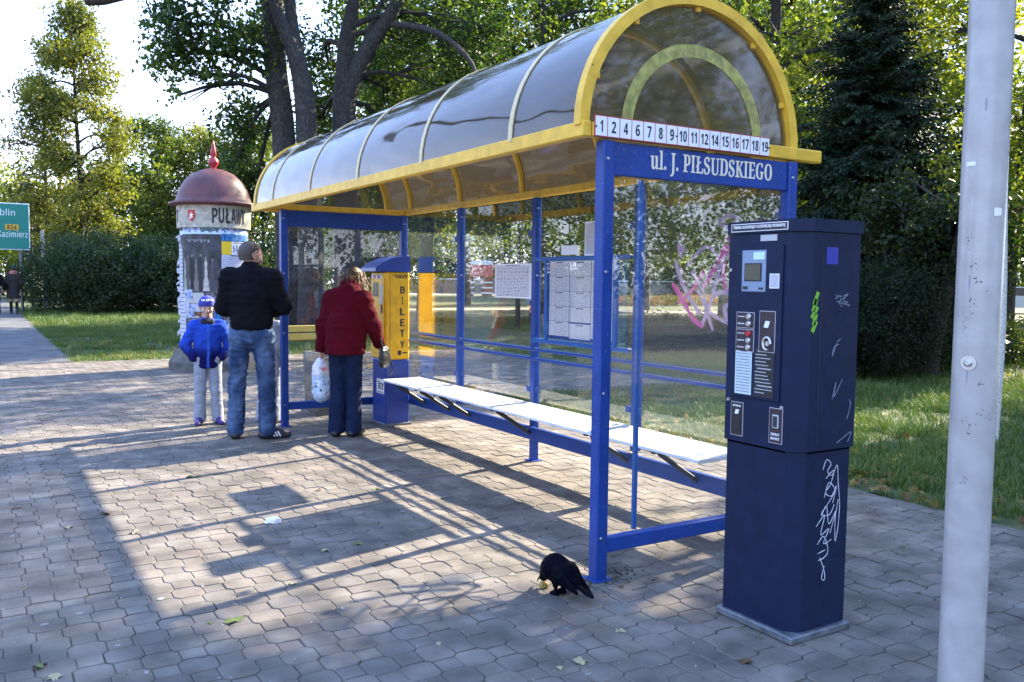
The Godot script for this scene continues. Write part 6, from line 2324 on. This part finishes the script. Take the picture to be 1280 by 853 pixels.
	mat("cloth", Color.WHITE, .9, {"vc": true, "tex": "weave", "s": 4.0, "spec": .2, "bump": "relief", "bs": .25})
	mat("strands", Color.WHITE, .5, {"vc": true})
	mat("shoe_black", Color(.014, .014, .018), .5)
	mat("shoe_purple", Color(.05, .025, .16), .6)
	mat("shoe_green", Color(.02, .07, .06), .6)
	mat("white_rubber", Color(.55, .55, .55), .7)
	mat("hair_grey", Color(.075, .06, .052), .8)
	mat("hair_blond", Color(.10, .05, .024), .6, {"tex": "speckle", "s": Vector3(9, 2, 9)})
	mat("hair_brown", Color(.04, .025, .016), .7)
	mat("hat_blue", Color(.03, .04, .30), .9, {"bump": "relief", "bs": .2, "s": 6.0})
	mat("white_wool", Color(.7, .7, .75), .9)
	mat("hat_dark", Color(.015, .014, .016), .9)
	mat("eye_dark", Color(.02, .012, .01), .2)
	mat("lip", Color(.32, .12, .10), .6)
	mat("scarf", Color(.012, .012, .018), .9)
	mat("scarf_pink", Color(.45, .14, .12), .9)
	mat("plastic", Color.WHITE, .3, {"vc": true})
	mat("plastic_white", Color(.7, .7, .74), .3)
	mat("leather", Color(.010, .010, .011), .35)
	mat("feather", Color.WHITE, .7, {"vc": true, "spec": .18})
	mat("horn", Color(.02, .018, .016), .4)
	mat("leaf_brown", Color(.10, .055, .025), .8)
	mat("leaf_green", Color(.10, .13, .025), .7)
	mat("leaf_pale", Color(.30, .26, .14), .8)

func poster_tex() -> void:
	# an old-photograph style bill: a group of standing figures in front of a cloudy grey backdrop
	var w := 256
	var h := 192
	var im := Image.create(w, h, false, Image.FORMAT_RGB8)
	var n := FastNoiseLite.new()
	n.seed = 14
	n.frequency = .018
	for y in h:
		for x in w:
			var v := .22 + .14 * n.get_noise_2d(x, y) + (.1 if y > 150 else 0.0)
			im.set_pixel(x, y, Color(v * .98, v, v * 1.1))
	for k in 8:
		im.fill_rect(Rect2i(40 + k * 20, 18, 12, 3 + (k * 5) % 9), Color(.52, .53, .56))
	var r := RandomNumberGenerator.new()
	r.seed = 2
	for q in [[26, 86, 9, .55, .60, .56], [52, 78, 8, .36, .31, .28], [84, 74, 12, .07, .07, .09], [112, 90, 7, .48, .44, .40], [140, 72, 11, .16, .15, .17], [170, 82, 8, .76, .72, .68], [206, 88, 12, .30, .28, .31]]:
		var tone := Color(q[3], q[4], q[5])
		var wide: int = q[2]
		for y in range(q[1], 188):
			var f: float = (y - q[1]) / 100.0
			var half := int(wide * (.45 + .55 * smoothstep(.02, .16, f)) + (wide * 1.1 * smoothstep(.4, 1.0, f) if q[3] > .45 else 0.0) + 1.5 * sin(y * .21 + q[0]))
			im.fill_rect(Rect2i(q[0] - half, y, half * 2, 1), tone.darkened(.3 * absf(n.get_noise_2d(y * 3.0, q[0]))))
			if q[3] < .45 and f > .5:
				im.fill_rect(Rect2i(q[0] - 1, y, 2, 1), tone.darkened(.6))
		for y in range(-13, 3):
			var hw := int(5.0 * sqrt(maxf(0.0, 1.0 - pow((y + 5) / 8.0, 2))))
			im.fill_rect(Rect2i(q[0] - hw, q[1] + y, hw * 2, 1), Color(.56, .47, .43) if y > -8 else Color(.12, .10, .09))
	T["poster"] = ImageTexture.create_from_image(im)

func yellow_bill() -> ImageTexture:
	var im := Image.create(128, 64, false, Image.FORMAT_RGB8)
	im.fill(Color(.84, .85, .90))
	im.fill_rect(Rect2i(0, 0, 40, 64), Color(.90, .75, .15))
	im.fill_rect(Rect2i(100, 0, 28, 64), Color(.90, .78, .20))
	for q in [[46, 22, 8, 5], [46, 22, 3, 12], [46, 32, 9, 4], [52, 34, 4, 12], [46, 44, 9, 4], [62, 14, 5, 32], [62, 52, 5, 5], [74, 18, 30, 4], [74, 28, 22, 3], [76, 36, 26, 2], [50, 4, 44, 4]]:
		im.fill_rect(Rect2i(q[0], q[1], q[2], q[3]), Color(.15, .14, .2))
	return ImageTexture.create_from_image(im)
